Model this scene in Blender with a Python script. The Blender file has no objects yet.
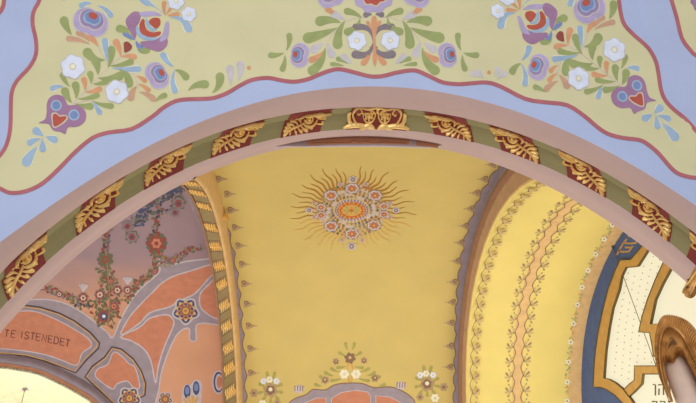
import bpy, math, random
import numpy as np
from mathutils import Vector, Matrix
from mathutils.geometry import delaunay_2d_cdt
random.seed(7)
PI = math.pi
sc = bpy.context.scene
COL = sc.collection

# ------------------------------------------------------------------ camera
EYE = np.array([0., 0., 1.6])
F, PITCH, ROLL, YAW = 600.0, 0.6, -0.0804, -0.0931
def _yaw(v):
    c, s = math.cos(YAW), math.sin(YAW)
    return np.array([v[0]*c - v[1]*s, v[0]*s + v[1]*c, v[2]])
_c, _s, _sp, _cp = math.cos(ROLL), math.sin(ROLL), math.sin(PITCH), math.cos(PITCH)
C_R = _yaw(np.array([_c, -_s*_sp, _s*_cp]))
C_U = _yaw(np.array([-_s, -_c*_sp, _c*_cp]))
C_F = _yaw(np.array([0, _cp, _sp]))
def ray(x, y):
    return C_F + C_R*((x-348)/F) + C_U*((201.5-y)/F)
cam = bpy.data.cameras.new('camera'); cam.sensor_width = 36; cam.lens = F/696*36
cam.clip_end = 500
co = bpy.data.objects.new('camera', cam); COL.objects.link(co)
m3 = Matrix(((C_R[0], C_U[0], -C_F[0]), (C_R[1], C_U[1], -C_F[1]), (C_R[2], C_U[2], -C_F[2])))
co.matrix_world = Matrix.Translation(Vector(EYE)) @ m3.to_4x4()
sc.camera = co

# ------------------------------------------------------------------ materials
MATS = {}
def s2l(c):
    return tuple(((v/255)/12.92 if v/255 <= .04045 else ((v/255+.055)/1.055)**2.4) for v in c)
def mat(name, rgb, rough=.75, metal=0., var=.06, scale=3., bump=0., emit=0., rgb2=None, spec=.3):
    if name in MATS: return MATS[name]
    m = bpy.data.materials.new(name); m.use_nodes = True
    nt = m.node_tree; b = nt.nodes['Principled BSDF']
    b.inputs['Roughness'].default_value = rough; b.inputs['Metallic'].default_value = metal
    b.inputs['Specular IOR Level'].default_value = spec
    tc = nt.nodes.new('ShaderNodeTexCoord'); no = nt.nodes.new('ShaderNodeTexNoise')
    no.inputs['Scale'].default_value = scale; no.inputs['Detail'].default_value = 6
    geo = nt.nodes.new('ShaderNodeNewGeometry')
    nt.links.new(geo.outputs['Position'], no.inputs['Vector'])
    mx = nt.nodes.new('ShaderNodeMix'); mx.data_type = 'RGBA'
    a = s2l(rgb); b2 = s2l(rgb2) if rgb2 else tuple(max(0, v*(1-2.2*var)) for v in a)
    a1 = a if rgb2 else tuple(min(1, v*(1+var*1.2)) for v in a)
    mx.inputs[6].default_value = (*a1, 1); mx.inputs[7].default_value = (*b2, 1)
    mr = nt.nodes.new('ShaderNodeMapRange'); mr.inputs[1].default_value = .3; mr.inputs[2].default_value = .7
    nt.links.new(no.outputs[0], mr.inputs[0]); nt.links.new(mr.outputs[0], mx.inputs[0])
    nt.links.new(mx.outputs[2], b.inputs['Base Color'])
    if emit:
        nt.links.new(mx.outputs[2], b.inputs['Emission Color']); b.inputs['Emission Strength'].default_value = emit
    if bump:
        bp = nt.nodes.new('ShaderNodeBump'); bp.inputs['Strength'].default_value = bump; bp.inputs['Distance'].default_value = .02
        n2 = nt.nodes.new('ShaderNodeTexNoise'); n2.inputs['Scale'].default_value = scale*8
        nt.links.new(geo.outputs['Position'], n2.inputs['Vector'])
        nt.links.new(n2.outputs[0], bp.inputs['Height']); nt.links.new(bp.outputs[0], b.inputs['Normal'])
    MATS[name] = m
    return m
PAL = dict(
 field=(212, 206, 164), blue=(176, 188, 222), redline=(178, 104, 112), green=(156, 166, 108), tan=(200, 158, 130),
 orange=(214, 156, 116), red=(184, 88, 72), lblue=(158, 182, 205), dblue=(122, 142, 188), lilac=(180, 166, 202), faint=(200, 194, 198),
 violet=(152, 134, 176), purple=(162, 122, 156), white=(220, 226, 243), cream=(236, 232, 206), pale=(208, 194, 176), grey=(136, 124, 130),
 roll=(197, 173, 173), cove=(156, 150, 110), maroon=(138, 62, 58), yellow=(208, 186, 114), ryellow=(230, 210, 126), ochre=(224, 186, 130),
 peach=(212, 158, 126), corange=(200, 132, 104), lav=(158, 146, 156), lavpale=(198, 188, 196), ldark=(84, 70, 78), lgreen=(106, 110, 84),
 lred=(150, 76, 68), lblue2=(76, 82, 116), ornlav=(178, 152, 116), orndark=(140, 108, 84), brown=(160, 120, 96), rpink=(194, 160, 130), olive=(152, 132, 94),
 beige=(206, 180, 128), vgreen=(170, 164, 92), winblue=(84, 106, 158), wingold=(204, 162, 94), windark=(98, 84, 50), sun=(176, 124, 52), sunred=(194, 108, 56), sungold=(214, 166, 88), wall=(206, 190, 150), letter=(120, 68, 60),
 floor=(176, 160, 140), shaft=(226, 202, 188), hollow=(104, 66, 34), ringbrown=(180, 124, 92), dome=(236, 237, 208), wire=(120, 110, 90), lav2=(152, 140, 150))  # hollow: shade of the leaf recesses, put into the colour
PLASTER = {'field', 'blue', 'yellow', 'ryellow', 'peach', 'roll', 'cove', 'wall'}
def K(k):
    if k == 'gold':
        return mat('gilding', (254, 226, 156), rough=.33, metal=.3, var=.12, scale=6, bump=.05, rgb2=(244, 200, 122))
    if k == 'goldpaint':
        return mat('old_gold', (214, 164, 98), rough=.4, metal=.35, var=.15, scale=8, bump=.1, rgb2=(176, 124, 66))
    if k == 'glass':
        m = mat('lit_cream_glass', (120, 118, 104), rough=.3, var=.02, scale=1)
        b = m.node_tree.nodes['Principled BSDF']; b.inputs['Emission Color'].default_value = (*s2l((252, 244, 212)), 1); b.inputs['Emission Strength'].default_value = .74
        return m
    if k in PLASTER:
        return mat(k, PAL[k], rough=.85, var=.022, scale=.7, bump=.06)
    return mat(k, PAL[k], var=.05, scale=4)
def pinkwash():
    # peach plaster with a painted lavender wash over its crown, laid in by the decorators
    if 'pinkwash' in MATS: return MATS['pinkwash']
    m = mat('pinkwash', PAL['peach'], rough=.85, var=.04, scale=1.2, bump=.08)
    nt = m.node_tree; b = nt.nodes['Principled BSDF']
    old = b.inputs['Base Color'].links[0].from_socket
    geo = nt.nodes.new('ShaderNodeNewGeometry'); sx = nt.nodes.new('ShaderNodeSeparateXYZ')
    nt.links.new(geo.outputs['Position'], sx.inputs[0])
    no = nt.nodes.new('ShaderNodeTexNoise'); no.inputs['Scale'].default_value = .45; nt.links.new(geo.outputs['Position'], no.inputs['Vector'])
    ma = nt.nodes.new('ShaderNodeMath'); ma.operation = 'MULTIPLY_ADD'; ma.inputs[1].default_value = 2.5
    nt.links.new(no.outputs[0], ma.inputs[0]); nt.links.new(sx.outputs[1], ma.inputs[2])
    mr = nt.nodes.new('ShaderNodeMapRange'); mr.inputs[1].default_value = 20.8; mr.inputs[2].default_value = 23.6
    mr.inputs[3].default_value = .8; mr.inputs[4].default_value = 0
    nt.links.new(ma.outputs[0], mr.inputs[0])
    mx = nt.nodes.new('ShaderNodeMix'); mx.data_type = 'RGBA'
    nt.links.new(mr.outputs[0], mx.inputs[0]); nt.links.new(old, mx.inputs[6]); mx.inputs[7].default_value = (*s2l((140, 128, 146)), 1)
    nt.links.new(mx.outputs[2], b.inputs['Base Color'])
    return m

# ------------------------------------------------------------------ objects
def props(o, label=None, cat=None, group=None, kind=None):
    if label: o['label'] = label
    if cat: o['category'] = cat
    if group: o['group'] = group
    if kind: o['kind'] = kind
    return o
def wloc(o):
    v = Vector((0, 0, 0))
    while o: v = v + o.location; o = o.parent
    return v
def empty(name, loc, parent=None):
    o = bpy.data.objects.new(name, None); COL.objects.link(o); o.empty_display_size = .2
    o.parent = parent; o.location = Vector(loc) - wloc(parent)
    return o
class MB:
    def __init__(s): s.v = []; s.f = []; s.mi = []; s.mats = []
    def m(s, k):
        if k not in s.mats: s.mats.append(k)
        return s.mats.index(k)
    def add(s, vs, fs, k):
        o = len(s.v); s.v += [tuple(map(float, v)) for v in vs]; i = s.m(k)
        for f in fs: s.f.append(tuple(a+o for a in f)); s.mi.append(i)
    def grid(s, rows, k, closed=False):
        n = len(rows[0]); vs = [p for r in rows for p in r]; fs = []
        for i in range(len(rows)-1):
            for j in range(n-1): fs.append((i*n+j, i*n+j+1, (i+1)*n+j+1, (i+1)*n+j))
            if closed: fs.append((i*n+n-1, i*n, (i+1)*n, (i+1)*n+n-1))
        s.add(vs, fs, k)
    def build(s, name, parent=None, smooth=True, label=None):
        if not s.v: return None
        a = np.array(s.v); c = (a.min(0)+a.max(0))/2
        me = bpy.data.meshes.new(name); me.from_pydata([tuple(p) for p in a-c], [], s.f)
        for k in s.mats: me.materials.append(k if isinstance(k, bpy.types.Material) else K(k))
        me.polygons.foreach_set('material_index', s.mi)
        me.polygons.foreach_set('use_smooth', [smooth]*len(s.f)); me.update()
        o = bpy.data.objects.new(name, me); COL.objects.link(o); o.parent = parent
        o.location = Vector(c) - wloc(parent)
        if label: o['label'] = label
        return o
def box(mb, lo, hi, k):
    x0, y0, z0 = lo; x1, y1, z1 = hi
    v = [(x0,y0,z0),(x1,y0,z0),(x1,y1,z0),(x0,y1,z0),(x0,y0,z1),(x1,y0,z1),(x1,y1,z1),(x0,y1,z1)]
    mb.add(v, [(0,3,2,1),(4,5,6,7),(0,1,5,4),(1,2,6,5),(2,3,7,6),(3,0,4,7)], k)
def tube(mb, pts, r, k, n=8):
    rows = []; pts = [np.array(p, float) for p in pts]
    for i, p in enumerate(pts):
        t = pts[min(i+1, len(pts)-1)] - pts[max(i-1, 0)]; t /= np.linalg.norm(t)
        a = np.cross(t, [0.3, .9, .2]); a /= np.linalg.norm(a); b = np.cross(t, a)
        rr = r[i] if isinstance(r, (list, tuple)) else r
        rows.append([p + rr*(a*math.cos(q)+b*math.sin(q)) for q in np.linspace(0, 2*PI, n, endpoint=False)])
    mb.grid(rows, k, closed=True)

# ------------------------------------------------------------------ 2D curves
def cr(P, n=4, closed=True):
    P = [np.array(p, float) for p in P]; N = len(P); out = []
    for i in range(N if closed else N-1):
        if closed: a, b, c, d = P[i-1], P[i], P[(i+1) % N], P[(i+2) % N]
        else: a, b, c, d = P[max(i-1, 0)], P[i], P[i+1], P[min(i+2, N-1)]
        for j in range(n):
            t = j/n
            out.append(.5*((2*b) + (c-a)*t + (2*a-5*b+4*c-d)*t*t + (3*b-a-3*c+d)*t**3))
    if not closed: out.append(P[-1])
    return [tuple(p) for p in out]
def line(P, w, closed=False, smooth=True, n=4):
    Q = cr(P, n, closed) if smooth else [tuple(p) for p in P]
    if closed: Q = Q + [Q[0]]
    Q = np.array(Q); T = np.gradient(Q, axis=0); T /= np.maximum(np.linalg.norm(T, axis=1), 1e-6)[:, None]
    if closed: t = T[0]+T[-1]; t /= np.linalg.norm(t); T[0] = T[-1] = t
    Nn = np.stack([-T[:, 1], T[:, 0]], 1)
    return Q + Nn*w/2, Q - Nn*w/2
def drop(x0, y0, x1, y1, w, bend=0.):
    a = np.array([x0, y0], float); b = np.array([x1, y1], float); d = b-a; L = np.linalg.norm(d); d /= L
    n = np.array([-d[1], d[0]]); c = b - d*w/2; mid = (a+c)/2 + n*bend*L
    l, r = [], []
    for t in np.linspace(0, 1, 9):
        p = (1-t)**2*a + 2*t*(1-t)*mid + t*t*c
        tt = 2*(1-t)*(mid-a) + 2*t*(c-mid); tt /= max(np.linalg.norm(tt), 1e-6); nn = np.array([-tt[1], tt[0]])
        h = w/2*(.04+.96*min(1, (t**.85)*(1.25-.25*t)))
        l.append(p+nn*h); r.append(p-nn*h)
    cap = []
    for q in np.linspace(0, PI, 7)[1:-1]: cap.append(c + nn*math.cos(q)*w/2 + tt*math.sin(q)*w/2)
    return [tuple(p) for p in l+cap+r[::-1]]
def circ(cx, cy, r, n=16, ry=None, rot=0):
    ry = ry or r; o = []
    for q in np.linspace(0, 2*PI, n, endpoint=False):
        x, y = r*math.cos(q), ry*math.sin(q)
        o.append((cx+x*math.cos(rot)-y*math.sin(rot), cy+x*math.sin(rot)+y*math.cos(rot)))
    return o
def petal(cx, cy, r, n=5, amp=.14, rot=0., sy=1.):
    return [(cx+r*(1+amp*math.cos(n*q))*math.cos(q+rot), cy+sy*r*(1+amp*math.cos(n*q))*math.sin(q+rot)) for q in np.linspace(0, 2*PI, n*8, endpoint=False)]
def bud(cx, cy, r, ang, k=1.):
    o = []   # three lobed tulip head opening along ang
    for q in np.linspace(-PI, PI, 40, endpoint=False):
        rr = r*k*(.80 + .28*abs(math.sin(q))**1.1 - .1*max(0, -math.cos(q)) - .08*max(0, math.cos(q))**8)
        x, y = rr*math.cos(q)*1.02, rr*math.sin(q)*1.0
        o.append((cx+x*math.cos(ang)-y*math.sin(ang), cy+x*math.sin(ang)+y*math.cos(ang)))
    return o

# ------------------------------------------------------------------ surfaces
ACX, ACZ = 1.4665, 3.3986          # centre of the near arch
XL, XR = -9.9, 8.9
def web_y(x, z):
    return 10 - .02*max(0, z-10)**2 - .55*max(0, x-XR) - .55*max(0, XL-x)
def hit_web(px, py, off=0):
    d = ray(px, py); a, b = 2., 60.
    for _ in range(46):
        t = (a+b)/2; p = EYE + d*t
        if p[1] > web_y(p[0], p[2]): b = t
        else: a = t
    p = EYE + d*a
    return p + np.array([0, -off, -off*.15])
VY, VZ = 16.867, 4.3294            # axis of the aisle vault
EF, EN = 1.118, 1.054              # the vault is a flattened arch, a little wider than high
def el(a): return EF if math.cos(a) > 0 else EN
def vp3(x, r, a): return np.array([x, VY+el(a)*r*math.cos(a), VZ+r*math.sin(a)])
def ang(y, z): return math.atan2(z-VZ, (y-VY)/(EF if y > VY else EN))
def hit_vault(R):
    def h(px, py, off=0):
        d = ray(px, py); p = None
        for e, far in ((EF, True), (EN, False)):
            A = (d[1]/e)**2+d[2]**2; B = 2*(d[1]*(EYE[1]-VY)/e**2+d[2]*(EYE[2]-VZ)); C = ((EYE[1]-VY)/e)**2+(EYE[2]-VZ)**2-R*R
            D = B*B-4*A*C
            if D < 0: continue
            q = EYE+d*((-B+math.sqrt(D))/(2*A))
            if far == (q[1] >= VY): p = q; break
        if p is None or p[1] < 12.6: p = EYE + d*(12.6/d[1]); return p - np.array([0, off, 0])
        if p[2] < VZ: p = EYE + d*((VY+EF*R-EYE[1])/d[1]); return p - np.array([0, off, 0])
        n = np.array([0, VY-p[1], VZ-p[2]])/R
        return p + n*off
    return h
RM, RR = 8.84, 7.6
XLA, XRA, XW = -3.281, 6.39, 11.165
hitM = hit_vault(RM); hitR = hit_vault(RR)
def hit_plane(ax, val, sgn):
    def h(px, py, off=0):
        d = ray(px, py); t = (val-EYE[ax])/d[ax]; p = EYE+d*t; p[ax] += sgn*off
        return p
    return h
hitW = hit_plane(0, XW-.02, -1)
def inside(p, loops):
    x, y = p; c = False
    for L in loops:
        n = len(L); j = n-1
        for i in range(n):
            xi, yi = L[i]; xj, yj = L[j]
            if (yi > y) != (yj > y) and x < (xj-xi)*(y-yi)/(yj-yi)+xi: c = not c
            j = i
    return c
def tess(loops, step):
    P, E = [], []
    for L in loops:
        o = len(P); Q = []
        for i in range(len(L)):
            a = np.array(L[i], float); b = np.array(L[(i+1) % len(L)], float); n = max(1, int(np.linalg.norm(b-a)/step))
            for j in range(n): Q.append(a+(b-a)*j/n)
        P += Q; E += [(o+i, o+(i+1) % len(Q)) for i in range(len(Q))]
    A = np.array(P); lo, hi = A.min(0), A.max(0); g = []
    if (hi-lo).max() > step*1.6:
        for i, x in enumerate(np.arange(lo[0]+step*.5, hi[0], step)):
            for y in np.arange(lo[1]+step*(.5 if i % 2 else .25), hi[1], step):
                if inside((x, y), loops): g.append(np.array([x, y]))
    V, _, Fs, *_ = delaunay_2d_cdt([Vector(p) for p in P+g], E, [], 0, 1e-5)
    V = [(v[0], v[1]) for v in V]; out = []
    for f in Fs:
        c = np.mean([V[i] for i in f], axis=0)
        if inside(c, loops): out.append(tuple(f))
    return V, out
def paint(mb, hit, loops, k, lay=1, step=6.):
    if not isinstance(loops[0][0], (tuple, list, np.ndarray)): loops = [loops]
    V, Fs = tess(loops, step)
    mb.add([hit(x, y, .004+.0016*lay) for x, y in V], [f[::-1] for f in Fs], k)
def stroke(mb, hit, P, w, k, lay=2, closed=False, smooth=True, n=4):
    a, b = line(P, w, closed, smooth, n)
    mb.grid([[hit(x, y, .004+.0016*lay) for x, y in a], [hit(x, y, .004+.0016*lay) for x, y in b]], k)

# ------------------------------------------------------------------ SETTING: floor and lower walls
mb = MB(); box(mb, (-34, -22, -.3), (34, 44, 0), 'floor'); props(mb.build('floor', smooth=False), 'pale stone floor', kind='structure')

# near arch curves, traced boundary by boundary in its own vertical plane
BY = dict(b0=10., b1=10.885, b3=11.553, b4=12.323)
BP = dict(
 b0=[(0,241),(28,220),(56,204),(80,189),(150,147),(180,128),(240,107),(299,93.4),(369,89.6),(400,90.4),(474.5,100.9),(500,106),(540,120),(560,127),(619,158),(696,206)],
 b1=[(11,261),(46.5,231.6),(74.4,212),(127.7,174),(193,142),(220,129.4),(269,119.3),(299,113.4),(320,109.8),(375,107),(400,109.8),(459.6,117.2),(489.4,124),(540,142.6),(556.6,147),(616,179),(627,185.4),(664.4,211.4),(696,233.7)],
 b3=[(3.7,304),(41,269),(74.4,238),(141,190),(179.8,173),(208.3,159),(253,143.4),(278.3,137),(380,131.3),(415,131),(471.5,141.7),(498.3,148),(540,164.3),(568.5,176.4),(605,196.5),(629,212.5),(668,243),(696,263.5)],
 b4=[(0,328),(22,304),(41,283.7),(67,256),(101,229),(136.6,206.8),(178.3,182),(210,168.5),(240,157.5),(270,148.5),(320,137.4),(380,135.5),(426,140),(474.5,152.6),(489,158),(540,178),(568.5,192.7),(590,203),(627,228),(649.5,245),(690.5,278.4)])
FIT = {}
for k, P in BP.items():
    th, rr = [], []
    for x, y in P:
        d = ray(x, y); p = EYE+d*(BY[k]/d[1]); th.append(math.atan2(p[2]-ACZ, p[0]-ACX)); rr.append(math.hypot(p[2]-ACZ, p[0]-ACX))
    FIT[k] = (np.polyfit(np.array(th)-PI/2, rr, 4), min(th), max(th))
def rb(k, th):
    c, a, b = FIT[k]; return float(np.polyval(c, min(max(th, a), b)-PI/2))
ORD = ['b0', 'b1', 'b3', 'b4']
def soff(k0, t, th, dr=0., dy=0.):
    """point on the arch section between boundary k0 (t=0) and the next (t=1)"""
    i = ORD.index(k0); k1 = ORD[min(i+1, 3)]
    r = rb(k0, th)*(1-t)+rb(k1, th)*t+dr; y = BY[k0]*(1-t)+BY[k1]*t+dy
    tt = min(max(th, 0), PI)
    x, z = ACX+r*math.cos(tt), ACZ+r*math.sin(tt)
    if th < 0 or th > PI: z -= (ACZ)*min(1, (abs(th-PI/2)-PI/2)/.3)
    if k0 == 'b0' and t < .6: y = y + (web_y(x, z)-10)*(1-t/.6)
    return np.array([x, y, z])
TH = [-.3, -.15] + list(np.linspace(0, PI, 121)) + [PI+.15, PI+.3]
# front wall above the arch: one continuous curved web with a groin at either side
outer = [(-20, 0), (-20, 27), (22, 27), (22, 0)]
hole = [(soff('b0', 0, t)[0], soff('b0', 0, t)[2]) for t in TH]
loop = [(-20, 0), (-20, 27), (22, 27), (22, 0)] + hole
mb = MB()
loopc = [(-20., 0.), (-20., 27.), (XL, 27.), (XR, 27.), (22., 27.), (22., 0.)] + hole
P = [np.array(p) for p in loopc]; E = [(i, (i+1) % len(P)) for i in range(len(P))]
g = []
for x in list(np.arange(-19.9, XL-.2, 1.))+[XL]+list(np.arange(XL+.6, XR-.3, .6))+[XR]+list(np.arange(XR+1, 21.9, 1.)):
    for z in np.arange(.5, 26.9, .5):
        if inside((x, z), [loopc]): g.append(np.array([x, z]))
V, _, Fs, *_ = delaunay_2d_cdt([Vector(p) for p in P+g], E, [], 0, 1e-5)
Fs = [f for f in Fs if inside(np.mean([(V[i][0], V[i][1]) for i in f], axis=0), [loopc])]
mb.add([(v[0], web_y(v[0], v[1]), v[1]) for v in V], [tuple(f) for f in Fs], 'blue')
wall_front = props(mb.build('wall_front', smooth=False), 'blue painted wall above the near arch with a wavy edged green field', kind='structure')
H = hit_web
# green fields
A_line = [(41,-14),(39.7,0),(33.5,12.4),(32.8,25),(36,40),(36,54.6),(29.8,67),(17.4,80.6),(12,92),(11,106),(10.4,128),(6.8,144.5),(0,155.5),(-10,166),(-13,176),(-9,184),(0,188.5),(11,193),(27,191),(43.6,182.7),(60,167.7),(76,151.4),(92.7,138),(109,132.5),(132,129),(152.8,116.3),(163,108),(175.3,101.3),(187,99.4),(202,99),(214,98),(227.4,93),(239.3,86),(252,80),(268,78),(282,80.6),(295,81.8),(308.7,79),(320.6,74),(332.5,70),(341.4,69.4),(356,72.9),(370,76.4),(382,76.3),(395,73),(410,70.5),(418.7,71.5),(430.6,77),(442.5,82.4),(457.4,84.3),(470,83.5),(487,82.6),(501,86.8),(525.4,99),(546,102.4),(567,105.2),(584.5,116.3),(597,127),(608,134),(622.8,138),(639,140),(648,144.6),(658.5,153.6),(671,168),(680,174.5),(696,178),(712,176),(719,166),(714,150),(696,131),(685,119),(673,109),(665,100),(660.8,89.6),(658.5,74.8),(655.6,61.4),(648,48),(634.4,35.7),(624.7,25.3),(621,15),(618.8,0),(618,-14)]
A_s = cr(A_line, 3, False)
mb = MB(); paint(mb, H, A_s + [(618,-40),(41,-40)], 'field', 0, 9.)
field = mb.build('painted_field', wall_front, label='pale green painted field')
mb = MB(); stroke(mb, H, A_line, 4., 'redline', 2, n=3); mb.build('border_line', wall_front, label='wavy dusky red border line')
for pl, nm in (([(5,-14),(4.2,0),(2.5,8),(-3,15),(-14,20),(-50,34),(-95,28),(-125,0),(-150,-30)], -1), ([(668,-14),(671.3,0),(676.5,17.4),(681.7,38.2),(690,50),(696,55.6),(712,62),(745,70),(785,60),(820,20),(840,-30)], 1)):
    mb = MB(); q = cr(pl, 3, False)
    paint(mb, H, q + ([(-140,-60),(0,-40)] if nm < 0 else [(830,-60),(668,-40)]), 'field', 0, 9.)
    f2 = mb.build('painted_field', wall_front, label='corner of a second green field beyond the groin')
    mb = MB(); stroke(mb, H, pl, 4., 'redline', 2, n=3); mb.build('border_line', wall_front)
    if nm > 0:
        mb = MB(); paint(mb, H, petal(700, 2, 9, 6, .1), 'purple', 3); paint(mb, H, circ(701, 2, 5), 'violet', 4); mb.build('tulip', wall_front)

# affine mirror taking the left bouquet onto the right one
SRC = np.array([(66,115),(73,67),(117,92),(160,75),(147,25),(127,47),(90,20),(44,142),(189,78)], float)
DST = np.array([(632,94),(615,50),(577,79),(533,68),(540,20),(561,36),(588,5),(654,121),(511,71)], float)
AA = np.linalg.lstsq(np.c_[SRC, np.ones(len(SRC))], DST, rcond=None)[0]
mir_r = lambda p: tuple(np.array([p[0], p[1], 1.])@AA)
mir_c = lambda p: (747.3-p[0], p[1]-.2)
ident = lambda p: p
def tulip(T, cx, cy, r, ang, name='tulip', parent=None, lab=None, inner=.62):
    mb = MB(); c, s = math.cos(ang), math.sin(ang)
    for k, kk, sh, ly in (('faint', 1.08, 0, 3), ('lilac', 1., 0, 4), ('pale', .76, -.16, 5), ('violet', .7, -.18, 6), ('lblue', .52, -.24, 7), ('dblue', .44, -.27, 8)):
        paint(mb, H, [T(p) for p in bud(cx+c*r*sh, cy+s*r*sh, r, ang, kk)], k, ly)
    paint(mb, H, [T(p) for p in bud(cx-c*r*.4, cy-s*r*.4, r, ang, .26)], 'red', 9)
    mb.build(name, parent, label=lab)
def daisy(T, cx, cy, r, parent, rot=.3):
    mb = MB(); paint(mb, H, [T(p) for p in petal(cx, cy, r*1.06, 6, .06, rot)], 'faint', 5)
    paint(mb, H, [T(p) for p in petal(cx, cy, r*.97, 6, .075, rot)], 'white', 6)
    paint(mb, H, [T(p) for p in circ(cx, cy, r*.3)], 'pale', 7); paint(mb, H, [T(p) for p in circ(cx, cy, r*.22)], 'cream', 8)
    mb.build('white_flower', parent, label='white five petalled flower')
def zz(L, ox, oy, s=6.72): return [(ox+a/s, oy+b/s) for a, b in L]
LEAVES = [  # tip, end, width, bend, colour
 (72,35,62,17,9,-.1,'green'),(90,44.5,66,38,6,.1,'tan'),(90,42,76.5,31,6.5,.1,'tan'),(98.5,47,88,34,7,.05,'orange'),(105,60,83,51,10,-.25,'green'),
 (107.5,62,104.5,38,7,0,'lblue'),(108,68,112.5,46,8,.1,'green'),(131,41,117,26,8,.35,'green'),(137,40,123,32,6.5,-.1,'dblue'),(136,41,143,52,6.5,.1,'dblue'),
 (121,57,115,39,7,.1,'orange'),(121,57,137,57,6,-.1,'orange'),(137,45,150,52,6.5,.45,'green'),(98,75,95,57,9,.1,'green'),(91,84,90,71,6.5,.1,'green'),
 (110,66,134,61.5,6.5,.1,'green'),(112,68,141.5,69.5,6.5,.05,'lblue'),(98,78,124,76,9,.15,'green'),(116,68,132,87,8.5,-.3,'green'),(93,84,109,81.5,6,.1,'green'),
 (85,91,84,77,6,.1,'orange'),(85,92,102.5,89,6,.1,'orange'),(76,99,75.5,81.5,8,.1,'green'),(72,103,63,88,8.5,-.1,'green'),(70,87,61,73,6,-.1,'green'),
 (78,99,100,95,6,.1,'green'),(75,104,94,107,7,.1,'green'),(92,101,114,107,6,.1,'green'),(93,101,101,115,6,0,'lblue'),(64,87,50,89,6,.15,'lblue'),
 (137,86,129,101,8,.1,'tan'),(139,92,156,100,6.5,-.1,'tan'),(138,84,150.5,91.5,5,-.1,'orange'),(136,76,147,82,5,-.1,'orange'),(155,102,167,94,6,-.1,'green'),
 (174,67,161,53,7,-.15,'lblue'),(175,70,175,94,6.5,.2,'lblue'),(175,70,189,79,7.5,-.15,'green'),(188,91,209,83,8.5,-.2,'green'),(212,93,222,73,9,.25,'green'),
 (231,86,230,65,7,0,'faint'),(238,81,241,61,7,.1,'faint'),(92,4,79,6,6,.2,'lblue'),(97,6,113,17,6,-.2,'lblue'),(72,-6,61,-1,5,0,'green'),
 (165.5,16,164,1,5,-.1,'orange'),(166,15,173,6,4,0,'orange'),(167,16,180,14,5,0,'orange'),(163,13,140,-3,8,-.1,'lblue'),(170,18,192,31,8,-.35,'lblue'),
 (43.6,136,33,129,8.5,0,'lblue'),(46,137,58,141,8,0,'lblue'),(41,139,27,144,7,.1,'lblue'),(42.5,139,43,152.5,7.5,0,'lblue'),(37,147,24,166,10.5,.05,'lblue')]
STEMS = [[(72,104),(85,92),(98,78),(110,66),(121,57),(136,42)],[(110,66),(120,67),(133,74),(139,88)],[(44,137),(38,146)],[(72,104),(88,101),(95,102)],[(98,47),(104,58),(108,66)]]
def bouquet(T, lab):
    mb = MB(); right = T is not ident
    for S in STEMS: stroke(mb, H, [T(p) for p in S], 1.2, 'pale', 1)
    for x0, y0, x1, y1, w, b, k in LEAVES:
        if right and 200 < x1 < 245: continue
        paint(mb, H, [T(p) for p in drop(x0, y0, x1, y1, w+1.3, b)], 'faint' if k == 'faint' else 'cream' if k in ('lblue',) else 'field', 2)
        paint(mb, H, [T(p) for p in drop(x0, y0, x1, y1, w, b)], k, 3)
    if right:
        for a in ((483,77,470,73,6),(484,79,477,70,5),(495,77,499,67,6),(497,79,507,72,6)): paint(mb, H, drop(*a), 'faint', 3)
    paint(mb, H, circ(489, 72.5, 2) if right else circ(249, 68, 2), 'orange', 3)
    b = mb.build('painted_bouquet', wall_front, label=lab)
    tulip(T, 91, 22, 16, 1.95, parent=b, lab='lilac tulip with a red heart'); tulip(T, 157.5, 75.5, 12.5, 2.6, parent=b)
    for c in ((73,67,11.5),(117,92,11),(176,1.5,8),(189,14.5,7)): daisy(T, *c, b)
    # rose
    mb = MB()
    R = lambda L: [T(p) for p in cr(zz(L, 120, 0), 4)]
    paint(mb, H, [T(p) for p in circ(147, 25, 19)], 'field', 4)
    paint(mb, H, R([(98,262),(62,205),(38,150),(55,112),(95,80),(140,92),(132,150),(108,190),(112,235)]), 'purple', 5)
    paint(mb, H, R([(140,282),(200,276),(260,255),(300,235),(322,280),(305,322),(260,348),(200,332),(150,312)]), 'purple', 5)
    paint(mb, H, R([(130,92),(180,78),(240,82),(282,108),(220,110),(160,118)]), 'lilac', 6)
    paint(mb, H, R([(328,148),(328,220),(312,265),(266,280),(290,220),(305,160)]), 'lilac', 6)
    paint(mb, H, R([(108,180),(116,235),(160,270),(220,276),(262,256),(200,250),(150,228),(128,190)]), 'lblue', 7)
    paint(mb, H, R([(150,132),(132,170),(138,218),(170,243),(220,254),(268,238),(272,214),(222,220),(184,205),(168,170),(166,138)]), 'red', 8)
    paint(mb, H, R([(172,125),(180,180),(213,214),(252,200),(215,188),(196,150)]), 'lblue', 9)
    paint(mb, H, R([(195,150),(222,124),(266,128),(272,165),(246,196),(220,180)]), 'red', 10)
    mb.build('painted_rose', b, label='purple and red rose')
    mb = MB(); paint(mb, H, [T(p) for p in cr([(124,43),(128,42),(132,46),(131,50),(125,53),(124,48)], 3)], 'lred', 5); mb.build('small_heart', b)
    mb = MB(); q = 3.667
    hz = lambda L: [T(p) for p in cr([(a/q, 90+c/q) for a, c in L], 3)]
    paint(mb, H, hz([(172,55),(182,30),(207,18),(235,27),(250,56),(285,56),(314,80),(312,115),(285,135),(250,138),(240,162),(224,155),(195,148),(178,125),(142,122),(166,108),(172,80)]), 'purple', 5)
    for a, c in ((207,58),(272,93)):
        paint(mb, H, [T(p) for p in circ(a/q, 90+c/q, 5.6)], 'lblue', 6); paint(mb, H, [T(p) for p in circ(a/q, 90+c/q, 4)], 'dblue', 7)
    paint(mb, H, hz([(190,88),(207,84),(220,94),(240,92),(250,104),(232,126),(198,141),(191,115)]), 'pale', 6)
    paint(mb, H, hz([(195,92),(207,89),(220,99),(240,97),(244,105),(228,122),(201,136),(195,115)]), 'red', 7)
    mb.build('painted_heart', b, label='purple heart with two blue eyes and a red heart inside')
bouquet(ident, 'left folk flower bouquet'); bouquet(mir_r, 'right folk flower bouquet')
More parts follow.
